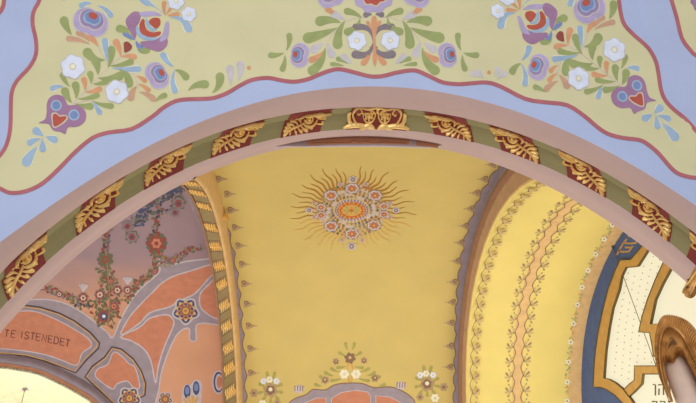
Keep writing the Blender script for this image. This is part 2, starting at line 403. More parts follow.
# centre spray
mb = MB()
CL = [(362,18,344,10,7,.1,'green'),(360,18,345,35,8,-.3,'green'),(341,23,315,21,10,.15,'green'),(337,28,303,40,11,-.05,'green'),(345,21,336,49,10,.15,'green'),
 (337,21,326,7,6,.15,'orange'),(345,20,331,13,8,0,'faint'),(327,43,333,58,8,0,'faint'),(323,43,311,52,8,0,'faint'),(352,64,341,55,7,0,'faint'),
 (324,51,309,62,6.5,-.1,'orange'),(325,48,310,75,10,-.2,'green'),(348,64,336,58,5,.1,'green'),(344,66,330,64,4.5,.05,'green'),
 (286,51,290,33,6,.15,'green'),(284,53,268,56,6,-.1,'green'),(285,55,282,72,6,-.1,'green'),
 (373,42,353,25,7,.5,'grey'),(372,15,363,15,6,.1,'grey'),(373,42,352,57,8,-.5,'grey'),(371,30,367,21,4,0,'orange'),(370,46,362.5,66,6,-.2,'orange')]
for T in (ident, mir_c):
    stroke(mb, H, [T(p) for p in [(368,17),(350,20),(335,31),(326,45)]], 1.2, 'pale', 1)
    for x0, y0, x1, y1, w, b, k in CL:
        paint(mb, H, [T(p) for p in drop(x0, y0, x1, y1, w, b)], k, 3)
paint(mb, H, cr([(372,17),(376,17),(377.5,26),(375.8,38),(376,50),(377,60),(375,67),(372.6,60),(372.8,50),(373,38),(371,26)], 3), 'orange', 4)
cb = mb.build('painted_bouquet', wall_front, label='central symmetrical flower spray')
for T in (ident, mir_c):
    tulip(T, 299.5, 55.5, 11, 0.15, parent=cb); daisy(T, 357, 41, 9, cb); tulip(T, 331, -3, 12, 1.2, parent=cb)
mb = MB(); paint(mb, H, petal(373.5, -8, 21, 10, .05), 'lilac', 4); paint(mb, H, petal(373.5, -9, 15.5, 9, .07), 'pale', 5); paint(mb, H, petal(373.5, -9, 14, 9, .07), 'red', 6)
mb.build('painted_rose', cb, label='red rose head in a lilac ruff')

# ------------------------------------------------------------------ near arch mouldings
trim1 = empty('trim_1', (ACX, 11, ACZ)); props(trim1, 'near round arch with pink rolls and a green hollow', kind='structure')
def loft(mb, secs, k):
    mb.grid([[f(t) for t in TH] for f in secs], k)
mb = MB(); loft(mb, [(lambda th, t=t: soff('b0', t, th, -.07*math.sin(PI*t))) for t in np.linspace(0, 1, 7)], 'roll')
mb.build('outer_roll', trim1, label='dusty pink outer roll moulding')
mb = MB()
CV = [(0, 0), (.03, .09), (.38, .1), (.42, .2), (.6, .16), (.85, .08), (.97, .02), (1, 0)]
def cove_dr(t):
    for (a, x), (b, y) in zip(CV, CV[1:]):
        if a <= t <= b: return x+(y-x)*(t-a)/(b-a)
    return 0
loft(mb, [(lambda th, t=t, d=d: soff('b1', t, th, d)) for t, d in CV], 'cove')
mb.build('hollow', trim1, smooth=False, label='olive green hollow between the rolls')
mb = MB(); loft(mb, [(lambda th, t=t: soff('b3', t, th, -.1*math.sin(PI*t)*(1-t*.6))) for t in np.linspace(0, 1, 7)]+[(lambda th: soff('b4', 0, th, .02, .1)), (lambda th: soff('b4', 0, th, .1, .3))], 'roll')
mb.build('inner_roll', trim1, label='dusty pink inner roll moulding')
# back wall of the arch up to the vault
mb = MB(); rows = []
for u in np.linspace(0, 1, 4):
    r = []
    for t in TH:
        p = soff('b4', 0, t, .1, .3); tt = min(max(t, 0), PI)
        R2 = 10.6; q = np.array([ACX+R2*math.cos(tt)*1.9, 12.623, max(0, ACZ+R2*math.sin(tt)*1.02)]); r.append(p*(1-u)+q*u)
    rows.append(r)
mb.grid(rows, 'wall'); mb.build('wall_back', smooth=False)
props(bpy.data.objects['wall_back'], 'rear face of the near arch wall', kind='structure')

# ------------------------------------------------------------------ gilded reliefs on the near arch
def spt(arc, dep, h):
    """arc: angle, dep: 0..1 across the hollow, h: height off the hollow toward the axis"""
    return soff('b1', dep, arc, cove_dr(min(max(dep, 0), 1)) - h)
def hit_soff(px, py):
    d = ray(px, py); best = None
    for dep in np.linspace(0, 1, 41):
        y = BY['b1']*(1-dep)+BY['b3']*dep; p = EYE+d*(y/d[1]); th = math.atan2(p[2]-ACZ, p[0]-ACX)
        r = math.hypot(p[2]-ACZ, p[0]-ACX); q = spt(th, dep, 0); rr = math.hypot(q[2]-ACZ, q[0]-ACX)
        e = abs(r-rr)
        if best is None or e < best[0]: best = (e, th, dep)
    return best[1], best[2]
def blade(mb, fr, path, w, h, k, kind='leaf', base=0., n=4):
    Q = np.array(cr(path, n, False)) if len(path) > 2 else np.array([np.array(path[0])*(1-t)+np.array(path[1])*t for t in np.linspace(0, 1, 7)])
    T = np.gradient(Q, axis=0); T /= np.maximum(np.linalg.norm(T, axis=1), 1e-9)[:, None]; rows = []; N = len(Q)
    for i, (p, t) in enumerate(zip(Q, T)):
        s = i/(N-1); nn = np.array([-t[1], t[0]])
        if kind == 'leaf': f = math.sin(PI*min(1, max(0, .04+.92*s)))**.8
        elif kind == 'drop': f = (.25+.75*s) if s < .8 else math.sqrt(max(.02, 1-((s-.8)/.2)**2))
        else: f = 1-.55*s
        rows.append([fr(*(p+nn*w*f*a), base+h*f**.5*b) for a, b in ((-1, 0), (-.75, .62), (-.25, .75), (0, 1), (.25, .75), (.75, .62), (1, 0))])
    mb.grid(rows, k)
def dome(mb, fr, cx, cy, r, h, k, base=0.):
    rows = []
    for a in np.linspace(0, PI/2, 5):
        rows.append([fr(cx+r*math.cos(a)*math.cos(q), cy+r*math.cos(a)*math.sin(q), base+h*math.sin(a)) for q in np.linspace(0, 2*PI, 14, endpoint=False)])
    mb.grid(rows, k, closed=True)
def spiral(cx, cy, r0, r1, a0, turns, n=14):
    return [(cx+(r0+(r1-r0)*t)*math.cos(a0+turns*2*PI*t), cy+(r0+(r1-r0)*t)*math.sin(a0+turns*2*PI*t)) for t in np.linspace(0, 1, n)]
PANW = .122
names = {1: 'lowest gilded relief at the left foot of the near arch', 2: 'second gilded relief up the left side of the near arch', 3: 'third gilded relief up the left side, above the pale transverse arch',
 4: 'fourth gilded relief up the left side of the near arch', 5: 'gilded relief just left of the crown of the near arch', 6: 'symmetrical gilded relief with twin rosettes at the crown of the near arch',
 7: 'gilded relief just right of the crown of the near arch', 8: 'second gilded relief right of the crown, over the brown vault edge', 9: 'gilded relief on the right haunch above the yellow vault',
 10: 'gilded relief above the blue window border on the right', 11: 'cut off gilded relief at the right edge of the picture'}
def relief(i, P, T, center=False):
    t0, d0 = hit_soff(*P); t1, d1 = hit_soff(*T); R = 8.45; DEP = BY['b3']-BY['b1']; DEPS = DEP*1.03
    sg = 1 if t0 > t1 else -1            # left side reliefs have the palmette at the larger angle
    th_m = (t0+t1)/2; th = th_m
    root = empty('gilded_relief', spt(th_m, .5, .05))
    props(root, names[i], 'ornament', 'gilded reliefs on the near arch')
    # maroon ground
    mb = MB(); rows = []
    for dep in (0., .03, .2, .38, .42, .6, .85, 1.):
        if center:
            a, b = PI/2*0+th_m+(.073+.02*dep), th_m-(.073+.02*dep)
        else:
            top = t1 - sg*.008; bot = t0 + sg*.01      # skewed panel
            e0 = top+(bot-sg*PANW-top)*dep; e1 = top+sg*PANW+(bot-top-sg*PANW)*dep
            a, b = e1, e0
        rows.append([spt(a+(b-a)*u, dep, .012) for u in np.linspace(0, 1, 9)])
    mb.grid(rows, 'maroon'); mb.build('ground_panel', root, label='dark red painted ground')
    if center:
        def fr(x, y, h): return spt(th_m - x/R, .5 - y*1.22/DEPS, h+.02)
        for s in (-1, 1):
            mb = MB(); dome(mb, fr, s*.2, -.02, .05, .07, 'gold', .02)
            for q in range(7): 
                a = q*2*PI/7; blade(mb, fr, [(s*.2+.05*math.cos(a), -.02+.05*math.sin(a)), (s*.2+.13*math.cos(a+.4), -.02+.13*math.sin(a+.4))], .035, .05, 'gold')
            blade(mb, fr, spiral(s*.2, -.02, .17, .14, PI/2, .9*s), .022, .05, 'gold', 'bar', n=2); mb.build('rosette', root)
            mb = MB(); blade(mb, fr, [(0, .27), (s*.2, .2), (s*.45, .24), (s*.58, .14), (s*.6, -.04), (s*.5, -.2), (s*.38, -.26)], .04, .07, 'gold', 'bar'); 
            blade(mb, fr, [(s*.45, .22), (s*.38, .1), (s*.43, .0), (s*.5, .02)], .035, .06, 'gold', 'drop'); mb.build('scroll', root)
            mb = MB(); blade(mb, fr, [(s*.1, -.27), (s*.4, -.22), (s*.68, -.22), (s*.86, -.25)], .042, .06, 'gold')
            blade(mb, fr, [(s*.5, -.24), (s*.68, -.16), (s*.7, .02), (s*.66, .12)], .05, .06, 'gold'); blade(mb, fr, [(s*.03, -.28), (s*.2, -.22), (s*.42, -.28)], .045, .06, 'gold'); mb.build('acanthus_leaf', root)
        mb = MB(); blade(mb, fr, [(-.3, .2), (-.1, .24), (0, .3), (.1, .24), (.3, .2)], .04, .08, 'gold', n=3); blade(mb, fr, [(0, .26), (0, .02)], .035, .07, 'gold'); mb.build('crest', root)
        return
    # frame with X running from palmette to leaf tip, measured on the hollow
    ax, ay = -(t0)*R*1., d0*DEPS; bx, by = -(t1)*R, d1*DEPS
    L = math.hypot(bx-ax, by-ay); ex = ((bx-ax)/L, (by-ay)/L); ey = (-ex[1]*-sg, ex[0]*-sg)
    SX = L
    KY = .82
    def fr(x, y, h):
        X = x*L; Y = y*L*KY
        a = ax+ex[0]*X+ey[0]*Y; d = ay+ex[1]*X+ey[1]*Y
        return spt(-a/R, min(max(d/DEPS, -.25), 1.25), h+.015)
    hh = .075
    mb = MB()                                                    # beaded palm frond
    blade(mb, fr, [(.06, .01), (.2, .02), (.34, .0), (.46, .0)], .02, hh*.9, 'gold', 'bar')
    for x, y, x1, y1, w in [(.1,.0,.0,.0,.02),(.15,.02,.035,.065,.022),(.2,.03,.085,.115,.024),(.26,.03,.15,.165,.025),(.33,.03,.235,.205,.026),(.4,.04,.34,.2,.026)]:
        blade(mb, fr, [(x, y), ((x+x1)/2+.03, (y+y1)/2+.0), (x1, y1)], w*1.3, hh, 'gold', 'drop')
    for x, y, x1, y1, w in [(.17,.0,.13,-.035,.018),(.25,-.01,.25,-.095,.022),(.31,-.01,.36,-.135,.024),(.37,-.01,.46,-.17,.026),(.42,-.0,.57,-.17,.026)]:
        blade(mb, fr, [(x, y), ((x+x1)/2-.015, (y+y1)/2-.02), (x1, y1)], w*1.3, hh, 'gold', 'drop')
    mb.build('palm_frond', root)
    mb = MB()
    blade(mb, fr, [(.4, .09), (.46, .2), (.58, .215), (.68, .15), (.7, .06)], .021, hh, 'gold', 'bar'); blade(mb, fr, [(.44, -.05), (.52, -.125), (.62, -.13), (.7, -.06)], .021, hh, 'gold', 'bar')
    blade(mb, fr, [(.62, -.1), (.7, -.17), (.76, -.19), (.77, -.14)], .022, hh*.8, 'gold', 'drop'); blade(mb, fr, [(.7, -.04), (.78, -.1), (.84, -.11), (.84, -.07)], .022, hh*.8, 'gold', 'drop')
    mb.build('scroll', root)
    mb = MB(); dome(mb, fr, .565, .025, .034, hh*1.2, 'gold', .02); blade(mb, fr, spiral(.565, .025, .082, .05, 2.5, 1.2, 18), .021, hh, 'gold', 'bar', n=2); mb.build('rosette', root)
    for pth in ([(.66, .03), (.78, .06), (.9, .035), (1.0, .0)], [(.66, .07), (.74, .12), (.82, .1), (.88, .06)], [(.68, .01), (.78, -.03), (.88, -.04), (.96, -.02)], [(.52, .19), (.62, .14), (.7, .15), (.76, .13)]):
        mb = MB(); blade(mb, fr, pth, .034, hh, 'gold'); mb.build('acanthus_leaf', root)
RL = [(1,(10.4,297),(46.5,233)), (2,(77,231),(124,177)), (3,(145,184.5),(192,143.5)), (4,(212,153.5),(265,121.5)), (5,(283,135.5),(332,113)),
      (7,(471,140.5),(424,115)), (8,(538,162),(489,126.5)), (9,(604,195),(558,149)), (10,(666,240.5),(628,187)), (11,(722,288),(690,231))]
for i, P, T in RL: relief(i, P, T)
relief(6, (345, 122), (408, 122), True)

# ------------------------------------------------------------------ middle vault
def vpt(x, a, R, h=0.): return vp3(x, R-h, a)
A0, A1 = 0., math.acos((12.6-VY)/RM/EN)
mb = MB(); mb.grid([[vpt(x, a, RM) for a in np.linspace(0, A1, 70)] for x in np.linspace(XLA+.3, XRA, 14)], 'yellow')
ceilM = props(mb.build('ceiling'), 'plain ochre yellow middle vault with a painted sunburst', kind='structure')
mb = MB(); box(mb, (-34, VY+EF*RM, 0), (34, VY+EF*RM+.3, VZ), 'wall'); props(mb.build('wall_far', smooth=False), 'plain wall below the vaults', kind='structure')
H = hitM
# scalloped lavender strips
def scallop(P, amp, per, ph=0):
    Q = np.array(cr(P, 8, False)); T = np.gradient(Q, axis=0); T /= np.linalg.norm(T, axis=1)[:, None]
    s = np.r_[0, np.cumsum(np.linalg.norm(np.diff(Q, axis=0), axis=1))]
    N = np.stack([-T[:, 1], T[:, 0]], 1)
    return [tuple(q+n*amp*(abs(math.sin(PI*(x/per+ph)))*2-1)) for q, n, x in zip(Q, N, s)]
LW = [(194,142),(204,160),(211,175),(216,187),(221,203),(225,217),(229,231),(232,243),(235,258),(237.5,274),(239.5,290),(241.5,310),(243,330),(244,345),(245.5,362),(246,383),(246.3,403),(246.5,425)]
RW = [(517,140),(507,155),(499,166),(489,180),(481,194),(474,210),(468,228),(463,248),(460,268),(457.5,290),(456,320),(455,360),(454,403),(454,425)]
lw = scallop(LW, 1.5, 20.5, .2); rw = scallop(RW, 1.4, 17.5)
mb = MB(); paint(mb, H, lw+[(236,425),(225,330),(205,240),(180,180),(176,140)], 'lav', 1)
paint(mb, H, rw+[(470,425),(470,330),(485,250),(515,190),(535,165),(540,140)], 'lav', 1); mb.build('painted_border', ceilM, label='lavender scalloped border strip')
mb = MB(); stroke(mb, H, lw, 1., 'orndark', 3, smooth=False); stroke(mb, H, rw, 1., 'orndark', 3, smooth=False); mb.build('border_line', ceilM)
def heartdrop(mb, x, y, s, dirx):
    paint(mb, H, cr([(x-dirx*s*.6, y-s*.5), (x+dirx*s*.1, y-s*.6), (x+dirx*s*1.3, y), (x+dirx*s*.1, y+s*.6), (x-dirx*s*.6, y+s*.5)], 3), 'ornlav', 3)
    for q in (-1, 1): stroke(mb, H, [(x-dirx*s*.5, y+q*s*.1), (x-dirx*s*.6, y+q*s*.6), (x+dirx*s*.1, y+q*s*.62), (x+dirx*s*.35, y+q*s*.2), (x, y+q*s*.15)], .8, 'ornlav' if q > 0 else 'orndark', 4)
    paint(mb, H, drop(x+dirx*s*.7, y, x+dirx*s*1.9, y, .9), 'ornlav', 5); paint(mb, H, circ(x-dirx*s*.1, y, s*.2, 8), 'orndark', 5)
mb = MB()
for x, y in [(219,179),(227.5,194),(231,210),(235,227.5),(238.5,245.6),(242.3,264.2),(244.5,283.7),(247,304),(249,325.8),(250.6,348.7),(251.2,373)]: heartdrop(mb, x, y, 4.4, 1)
for x, y in [(493,164.5),(485,179),(477,193),(471.5,208.7),(466,225.8),(461.5,242.6),(457.5,261),(454.5,282),(452.8,302.3),(451.5,322.8),(450.8,346),(450.3,367)]: heartdrop(mb, x, y, 4.3, -1)
mb.build('painted_hearts', ceilM, label='small brown painted hearts along both borders')
# sunburst
SX, SY = 351.5, 210
rnd = random.Random(3)
rays_mb = MB()
def wav(a, r0, r1, amp, w, k):
    P = []; n = 22
    for i in range(n+1):
        t = i/n; r = r0+(r1-r0)*t; o = amp*math.sin(t*(r1-r0)/3.1)*(1-.3*t)
        x = r*math.cos(a)-o*math.sin(a); y = r*math.sin(a)+o*math.cos(a); P.append((SX+x, SY-y*.83))
    q, p = line(P, 1, False, False); c = np.array(P); ws = np.array([w*(1-.8*i/n) for i in range(n+1)])[:, None]
    d = (q-c)*2
    rays_mb.grid([[hitM(x, y, .012) for x, y in c+d*ws/2], [hitM(x, y, .012) for x, y in c-d*ws/2]], k)
for j in range(52):
    a = 2*PI*j/52+.05; ca, sa = abs(math.cos(a)), math.sin(a)
    r1 = (48+15*ca**2 if sa < 0 else 54+10*ca**2)*(1 if j % 2 else .86)*rnd.uniform(.95, 1.04)
    if abs(ca) < .11: continue
    wav(a, 24+6*ca, r1, 1.2, 2.7 if sa > .45 else 1.7, 'sun' if sa > -.2 else 'sungold')
sun = empty('painted_sunburst', hitM(SX, SY, 0.), ceilM); sun['label'] = 'painted sunburst medallion on the yellow vault'
rays_mb.build('sun_rays', sun, label='wavy golden sun rays')
mb = MB()
star = [(SX+29*(1+.3*abs(math.cos(2*q))**3+.05*math.cos(16*q))*math.cos(q), SY-.83*29*(1+.3*abs(math.cos(2*q))**3+.05*math.cos(16*q))*math.sin(q)) for q in np.linspace(0, 2*PI, 120, endpoint=False)]
paint(mb, H, star, 'beige', 3)
cc = ['orndark', 'ornlav', 'lgreen', 'lavpale', 'olive', 'ringbrown', 'lavpale', 'grey']
for ring, (rx_, ry_, n, sz) in enumerate(((33, 25.5, 44, 1.5), (29.5, 22.5, 40, 1.5), (26, 19.5, 36, 1.5), (22.5, 16.6, 34, 1.5), (19.6, 13.6, 32, 1.4))):
    for j in range(n):
        q = 2*PI*(j+.5*(ring % 2))/n; paint(mb, H, petal(SX+rx_*math.cos(q), SY-ry_*math.sin(q), sz, 4, .2, q), cc[(j*3+ring) % 8], 5)
paint(mb, H, circ(SX, SY, 17, 32, 11), 'lavpale', 6)
for j in range(30):
    q = 2*PI*(j+.5)/30; paint(mb, H, circ(SX+15.9*math.cos(q), SY-10*math.sin(q), 1.1, 6), 'grey', 7)
paint(mb, H, circ(SX, SY, 14.6, 28, 8.9), 'sunred', 8)
for j in range(18):
    q = 2*PI*j/18; paint(mb, H, circ(SX+12.7*math.cos(q), SY-7.5*math.sin(q), 1., 6), 'sungold', 9)
paint(mb, H, petal(SX, SY, 10, 12, .06, 0, .56), 'sungold', 9)
for j in range(8):
    q = 2*PI*j/8; paint(mb, H, drop(SX, SY, SX+8*math.cos(q), SY-4.4*math.sin(q), 2.), 'vgreen', 10)
paint(mb, H, circ(SX, SY, 2.4, 10, 1.6), 'sunred', 11)
mb.build('medallion_centre', sun, label='orange oval centre ringed with small flowers')
for x, y, r in [(352,188,6.5),(331,195,6.5),(375,195,6.5),(321,207,4.6),(321,215,4.6),(384,206,4.6),(384,214,4.6),(331,226,6.5),(374,225,6.5),(352,233.5,6.5)]:
    mb = MB(); paint(mb, H, petal(x, y, r*1.15, 9, .08, 0, .76), 'olive', 8); paint(mb, H, petal(x, y, r*1.0, 7, .08, 0, .74), 'lavpale', 9)
    paint(mb, H, petal(x, y, r*.72, 7, .15, 0, .72), 'ringbrown', 10); paint(mb, H, petal(x, y, r*.4, 5, .15, 0, .75), 'sunred', 11); paint(mb, H, circ(x, y, r*.16, 8), 'beige', 12)
    mb.build('painted_rosette', sun)
for x, y, r in [(353,179,4),(309,210,3.6),(396,210,3.6),(351.5,246,4.5),(340,184,2.5),(366,184,2.5),(342,240,2.5),(362,240,2.5),(314,203,2.5),(314,217,2.5),(390,203,2.5),(390,217,2.5)]:
    mb = MB(); paint(mb, H, petal(x, y, r, 6, .15, .5, .8), 'lavpale', 9); paint(mb, H, circ(x, y, r*.6, 8), 'grey' if r > 3 else 'ringbrown', 10); paint(mb, H, circ(x, y, r*.25, 6), 'beige', 11); mb.build('painted_floret', sun)
# painted arch at the foot of the vault
mb = MB()
lav = cr([(280,425),(284,410),(289,403),(296,398),(306,394.7),(313,389.4),(325,390),(334,385),(345,383.2),(362,383.4),(374.5,387.7),(390,386.8),(402.3,391),(411,397),(415,403),(420,425)], 3, False)
paint(mb, H, lav, 'lav', 2); stroke(mb, H, lav, 1, 'orndark', 3, smooth=False)
for pl in ([(296,425),(300,405),(316.6,397.8),(326,398.2),(327,425)], [(331.5,425),(331.4,398.5),(341,392.5),(355,390),(368,392),(370.5,397),(371,425)], [(376,425),(375.8,395.5),(390,397),(400,402),(408,425)]):
    paint(mb, H, pl, 'corange', 4); stroke(mb, H, pl, .8, 'lavpale', 5, smooth=False)
mb.build('painted_arch', ceilM, label='lavender arch with orange panels at the vault foot')
def flo(mb, x, y, r, c1='ornlav', c2='orndark', c3='beige'):
    paint(mb, H, petal(x, y, r, 6, .14, x), c1, 4); paint(mb, H, petal(x, y, r*.65, 5, .1, y), c2, 5); paint(mb, H, circ(x, y-r*.1, r*.3, 8), c3, 6)
mb = MB()
for s, X in ((-1, 350), (1, 350)):
    for d in ((3,356,12,352),(4,366,14,368),(10,372,20,368),(16,376,26,372),(22,380,31,376),(8,378,20,381),(2,350,5,342),(28,386,36,384)):
        paint(mb, H, drop(X+s*d[0], d[1], X+s*d[2], d[3], 3.4, .1*s), 'vgreen', 3)
    stroke(mb, H, [(X+s*1, 382), (X+s*3, 370), (X, 360)], 1.6, 'sungold', 3)
sp = mb.build('painted_bouquet', ceilM, label='small flower spray over the painted arch at the vault foot')
for x, y, r, c in [(350,358,5.2,'orndark'),(336,361.5,3.2,'ornlav'),(364,360.5,3.2,'ornlav'),(325,380,4,'ornlav'),(375,378,4,'ornlav')]:
    mb = MB(); flo(mb, x, y, r, c); mb.build('painted_flower', sp)
for x in (344.3, 356): mb = MB(); paint(mb, H, petal(x, 374, 4.6, 6, .1), 'cream', 4); paint(mb, H, circ(x, 374, 1.4), 'field', 5); mb.build('white_flower', sp)
for cx, cy, s in ((270.5, 390, 1), (427, 384, -1)):
    mb = MB()
    for a in np.linspace(-2.6, -.5, 6): paint(mb, H, drop(cx+6*math.cos(a), cy+6*math.sin(a), cx+(14 if abs(a+1.57) > .3 else 20)*math.cos(a), cy+(13 if abs(a+1.57) > .3 else 19)*math.sin(a), 3.4), 'vgreen', 3)
    for a in np.linspace(.2, 2.9, 5): paint(mb, H, drop(cx+6*math.cos(a), cy+6*math.sin(a), cx+13*math.cos(a), cy+13*math.sin(a), 3.4), 'vgreen', 3)
    cs = mb.build('painted_bouquet', ceilM, label='corner flower cluster on the %s of the vault foot' % ('left' if s > 0 else 'right'))
    mb = MB(); flo(mb, cx, cy, 7, 'ornlav', 'orndark', 'cream'); mb.build('painted_rose', cs)
    for dx, dy, r, c in ((-7,-9,3,'white'),(-1,-10.5,3.2,'cream'),(6,-9,3,'white'),(-16.5*s,3,4,'ornlav'),(7*s,13,3.6,'ornlav'),(-8*s,14,4,'cream')):
        mb = MB(); paint(mb, H, petal(cx+dx, cy+dy, r, 6, .12), c, 5); paint(mb, H, circ(cx+dx, cy+dy, r*.4, 8), 'orndark' if c == 'ornlav' else 'field', 6); mb.build('painted_flower', cs)
for x, y in ((299, 389), (401, 385.5)):
    mb = MB(); paint(mb, H, petal(x, y, 5, 5, .15, 0, .8), 'lavpale', 4)
    for k in range(4): stroke(mb, H, [(x-4+k*2.6, y+2), (x-4+k*2.6, y-2.4), (x-3+k*2.6, y-3)], .8, 'orndark', 5)
    mb.build('painted_fan', ceilM)
# painted fascia closing the vault just behind the arch crown
H = hit_plane(1, 12.36, -1)
FA = [(274,120),(274,147),(288,146.2),(305,146.4),(330,146),(375,145.8),(415,146.8),(432,147.2),(441,146),(441,120)]
mb = MB(); paint(mb, H, FA, 'lavpale', 1, 4.)
mb.grid([[H(x, y, .004) for x, y in FA[1:-1]], [H(x, y, .004)+np.array([0, .05, 0]) for x, y in FA[1:-1]]], 'lavpale')
fa = mb.build('fascia', trim1, label='pale fascia behind the arch crown')
mb = MB(); paint(mb, H, [(306,128),(307,145.5),(330,144.6),(375,144),(409,144.8),(410,128)], 'peach', 3, 4.); paint(mb, H, [(416,128),(416,145.5),(428,147),(438,148.5),(440,128)], 'peach', 3, 4.)
stroke(mb, H, [(311,143.3),(330,142.6),(348,142.8),(354,140.8),(360,142.6),(366,141.4),(374,143),(384,142),(392,142.8),(406,143.3)], .9, 'ringbrown', 5); mb.build('painted_panel', fa, label='peach panels with a scroll line')

# ------------------------------------------------------------------ left transverse arch
def axfit(P, X):
    t, r = [], []
    for x, y in P:
        d = ray(x, y); p = EYE+d*(X/d[0]); t.append(ang(p[1], p[2])); r.append((p[2]-VZ)/math.sin(t[-1]))
    c = np.polyfit(t, r, 2); a, b = min(t), max(t)
    return lambda q: float(np.polyval(c, min(max(q, a), b)))
XLr = -2.666
fLr = axfit([(202.3,174.5),(208.3,189.3),(215.7,208.7),(221.2,229),(227,252.3),(230.7,273.2),(233,289.6),(236,315),(238,343),(239.5,372.8),(240.2,402.6)], XLr)
fLl = axfit([(181.5,182),(190.4,199.8),(196.4,213.2),(201.3,229.7),(206.9,249.4),(211.4,270.2),(214.4,289.6),(218,316),(220,343),(221.4,372.8),(221.8,402.6)], XLA)
AN = [0.]+list(np.linspace(.02, A1+.07, 94))
def apt(u, a, dr=0.):
    x = XLA*(1-u)+XLr*u; r = fLl(a)*(1-u)+fLr(a)*u
    return vp3(x, r+dr, a)
trim2 = empty('trim_2', (XLA, VY, VZ)); props(trim2, 'left transverse arch with an ochre roll and gilded ornaments', kind='structure')
mb = MB(); mb.grid([[vpt(XLA-.02, a, RM+.1) for a in AN], [apt(0, a, .0) for a in AN], [apt(.06, a, -.04) for a in AN], [apt(.12, a, 0) for a in AN]], 'brown'); mb.build('fillet', trim2, label='thin brown fillet')
mb = MB(); mb.grid([[apt(.12, a, .03) for a in AN], [apt(.76, a, .03) for a in AN]], 'olive'); mb.build('band', trim2, label='flat olive band')
mb = MB(); mb.grid([[apt(u, a, -.1*math.sin(PI*(u-.76)/.24)+.02) for a in AN] for u in np.linspace(.76, 1, 7)]+[[vpt(XLr+.02, a, RM+.1) for a in AN]], 'ochre'); mb.build('roll', trim2, label='ochre yellow roll moulding')
def hit_arch(px, py):
    d = ray(px, py); x = XLA*.55+XLr*.45; p = EYE+d*(x/d[0]); return ang(p[1], p[2])
ordn = ['topmost', 'second', 'third', 'fourth', 'fifth', 'sixth', 'seventh', 'eighth', 'ninth', 'tenth', 'eleventh', 'twelfth', 'thirteenth']
for i, (px, py) in enumerate([(191,186),(198,200),(204,217.5),(210.5,236.5),(215,252.5),(218.8,269.4),(221.8,286),(224.3,307),(226.2,328.5),(227.6,350.5),(228.8,370.5),(229.8,393.6)]):
    a0 = hit_arch(px, py); r0 = fLl(a0)
    def fr(x, y, h): return apt(min(.76, max(.12, .44+y)), a0 + (x+y*SK)/r0, .03-h)
    SK = -1.1+1.3*min(1, i/6)
    root = empty('gilded_ornament', fr(0, 0, .05)); props(root, ordn[i]+' gilded leaf ornament counting down the left transverse arch', 'ornament', 'gilded ornaments on the left transverse arch')
    for s_ in (-1, 1):
        mb = MB(); blade(mb, fr, [(s_*.27, -.3), (s_*.27, 0), (s_*.27, .3)], .014, .02, 'orndark', 'bar'); mb.build('frame_line', root, label='dark slanting line')
    for q in range(5):
        u = -.22+.11*q; mb = MB()
        blade(mb, fr, [(-.22, u+.02), (-.1, u+.05), (.02, u)], .045, .075, 'gold'); blade(mb, fr, [(.22, u-.02), (.1, u-.05), (-.02, u)], .045, .075, 'gold')
        mb.build('leaf', root)
    mb = MB(); blade(mb, fr, [(0, -.27), (0, 0), (0, .27)], .03, .09, 'gold', 'bar'); dome(mb, fr, 0, 0, .06, .1, 'gold'); mb.build('stem', root)
# small lamp fitting by the arch at (223,211)
p = hitM(222.5, 210.5, 0); n = np.array([0, VY-p[1], VZ-p[2]])/RM
lamp = empty('spot_lamp', p); props(lamp, 'tiny brass spot lamp on the lavender border beside the left transverse arch', 'lamp')
mb = MB(); tube(mb, [p, p+n*.25], .05, 'gold'); mb.build('stem', lamp)
mb = MB(); tube(mb, [p+n*.2+np.array([-.16,0,0]), p+n*.24+np.array([.02,0,0]), p+n*.28+np.array([.2,0,0])], [.06, .1, .12], 'gold'); mb.build('lamp_head', lamp)

# ------------------------------------------------------------------ left vault, pink, with an arched opening
RLV = RM
rim = [(-150,430),(-110,398),(-70,377),(-35,368.5),(0,368.4),(16.5,370.4),(37,374.5),(53.5,381.7),(68,389),(82,397),(92,404),(112,424),(128,450),(138,480),(140,520)]
rim_s = cr(rim, 4, False)
def hitL(px, py, off=0): return hitM(px, py, off)
rp = [hitL(*q) for q in rim_s]
def to_xs(p):
    if p[2] <= VZ+1e-6: return (p[0], VZ-p[2] if False else -(VZ-p[2]))
    return (p[0], ang(p[1], p[2])*RM)
rx = [to_xs(p) for p in rp]
XE = -24.
smin = min(q[1] for q in rx)
hole = rx + [(rx[-1][0], -1.5), (rx[0][0], -1.5)] if smin > -1.5 else rx
hole = [(x, s) for x, s in rx] + [(rx[-1][0], 0.05), (rx[0][0], 0.05)] if smin > .06 else [(x, max(s, .05)) for x, s in rx]
outer = [(XLA-.02, 0.), (XLA-.02, A1*RM), (XE, A1*RM), (XE, 0.)]
V, Fs = tess([outer, hole], .32)
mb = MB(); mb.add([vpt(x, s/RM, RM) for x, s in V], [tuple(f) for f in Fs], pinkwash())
ceilL = props(mb.build('ceiling'), 'peach pink vault on the left with painted ribs and garlands', kind='structure')
H = hitL
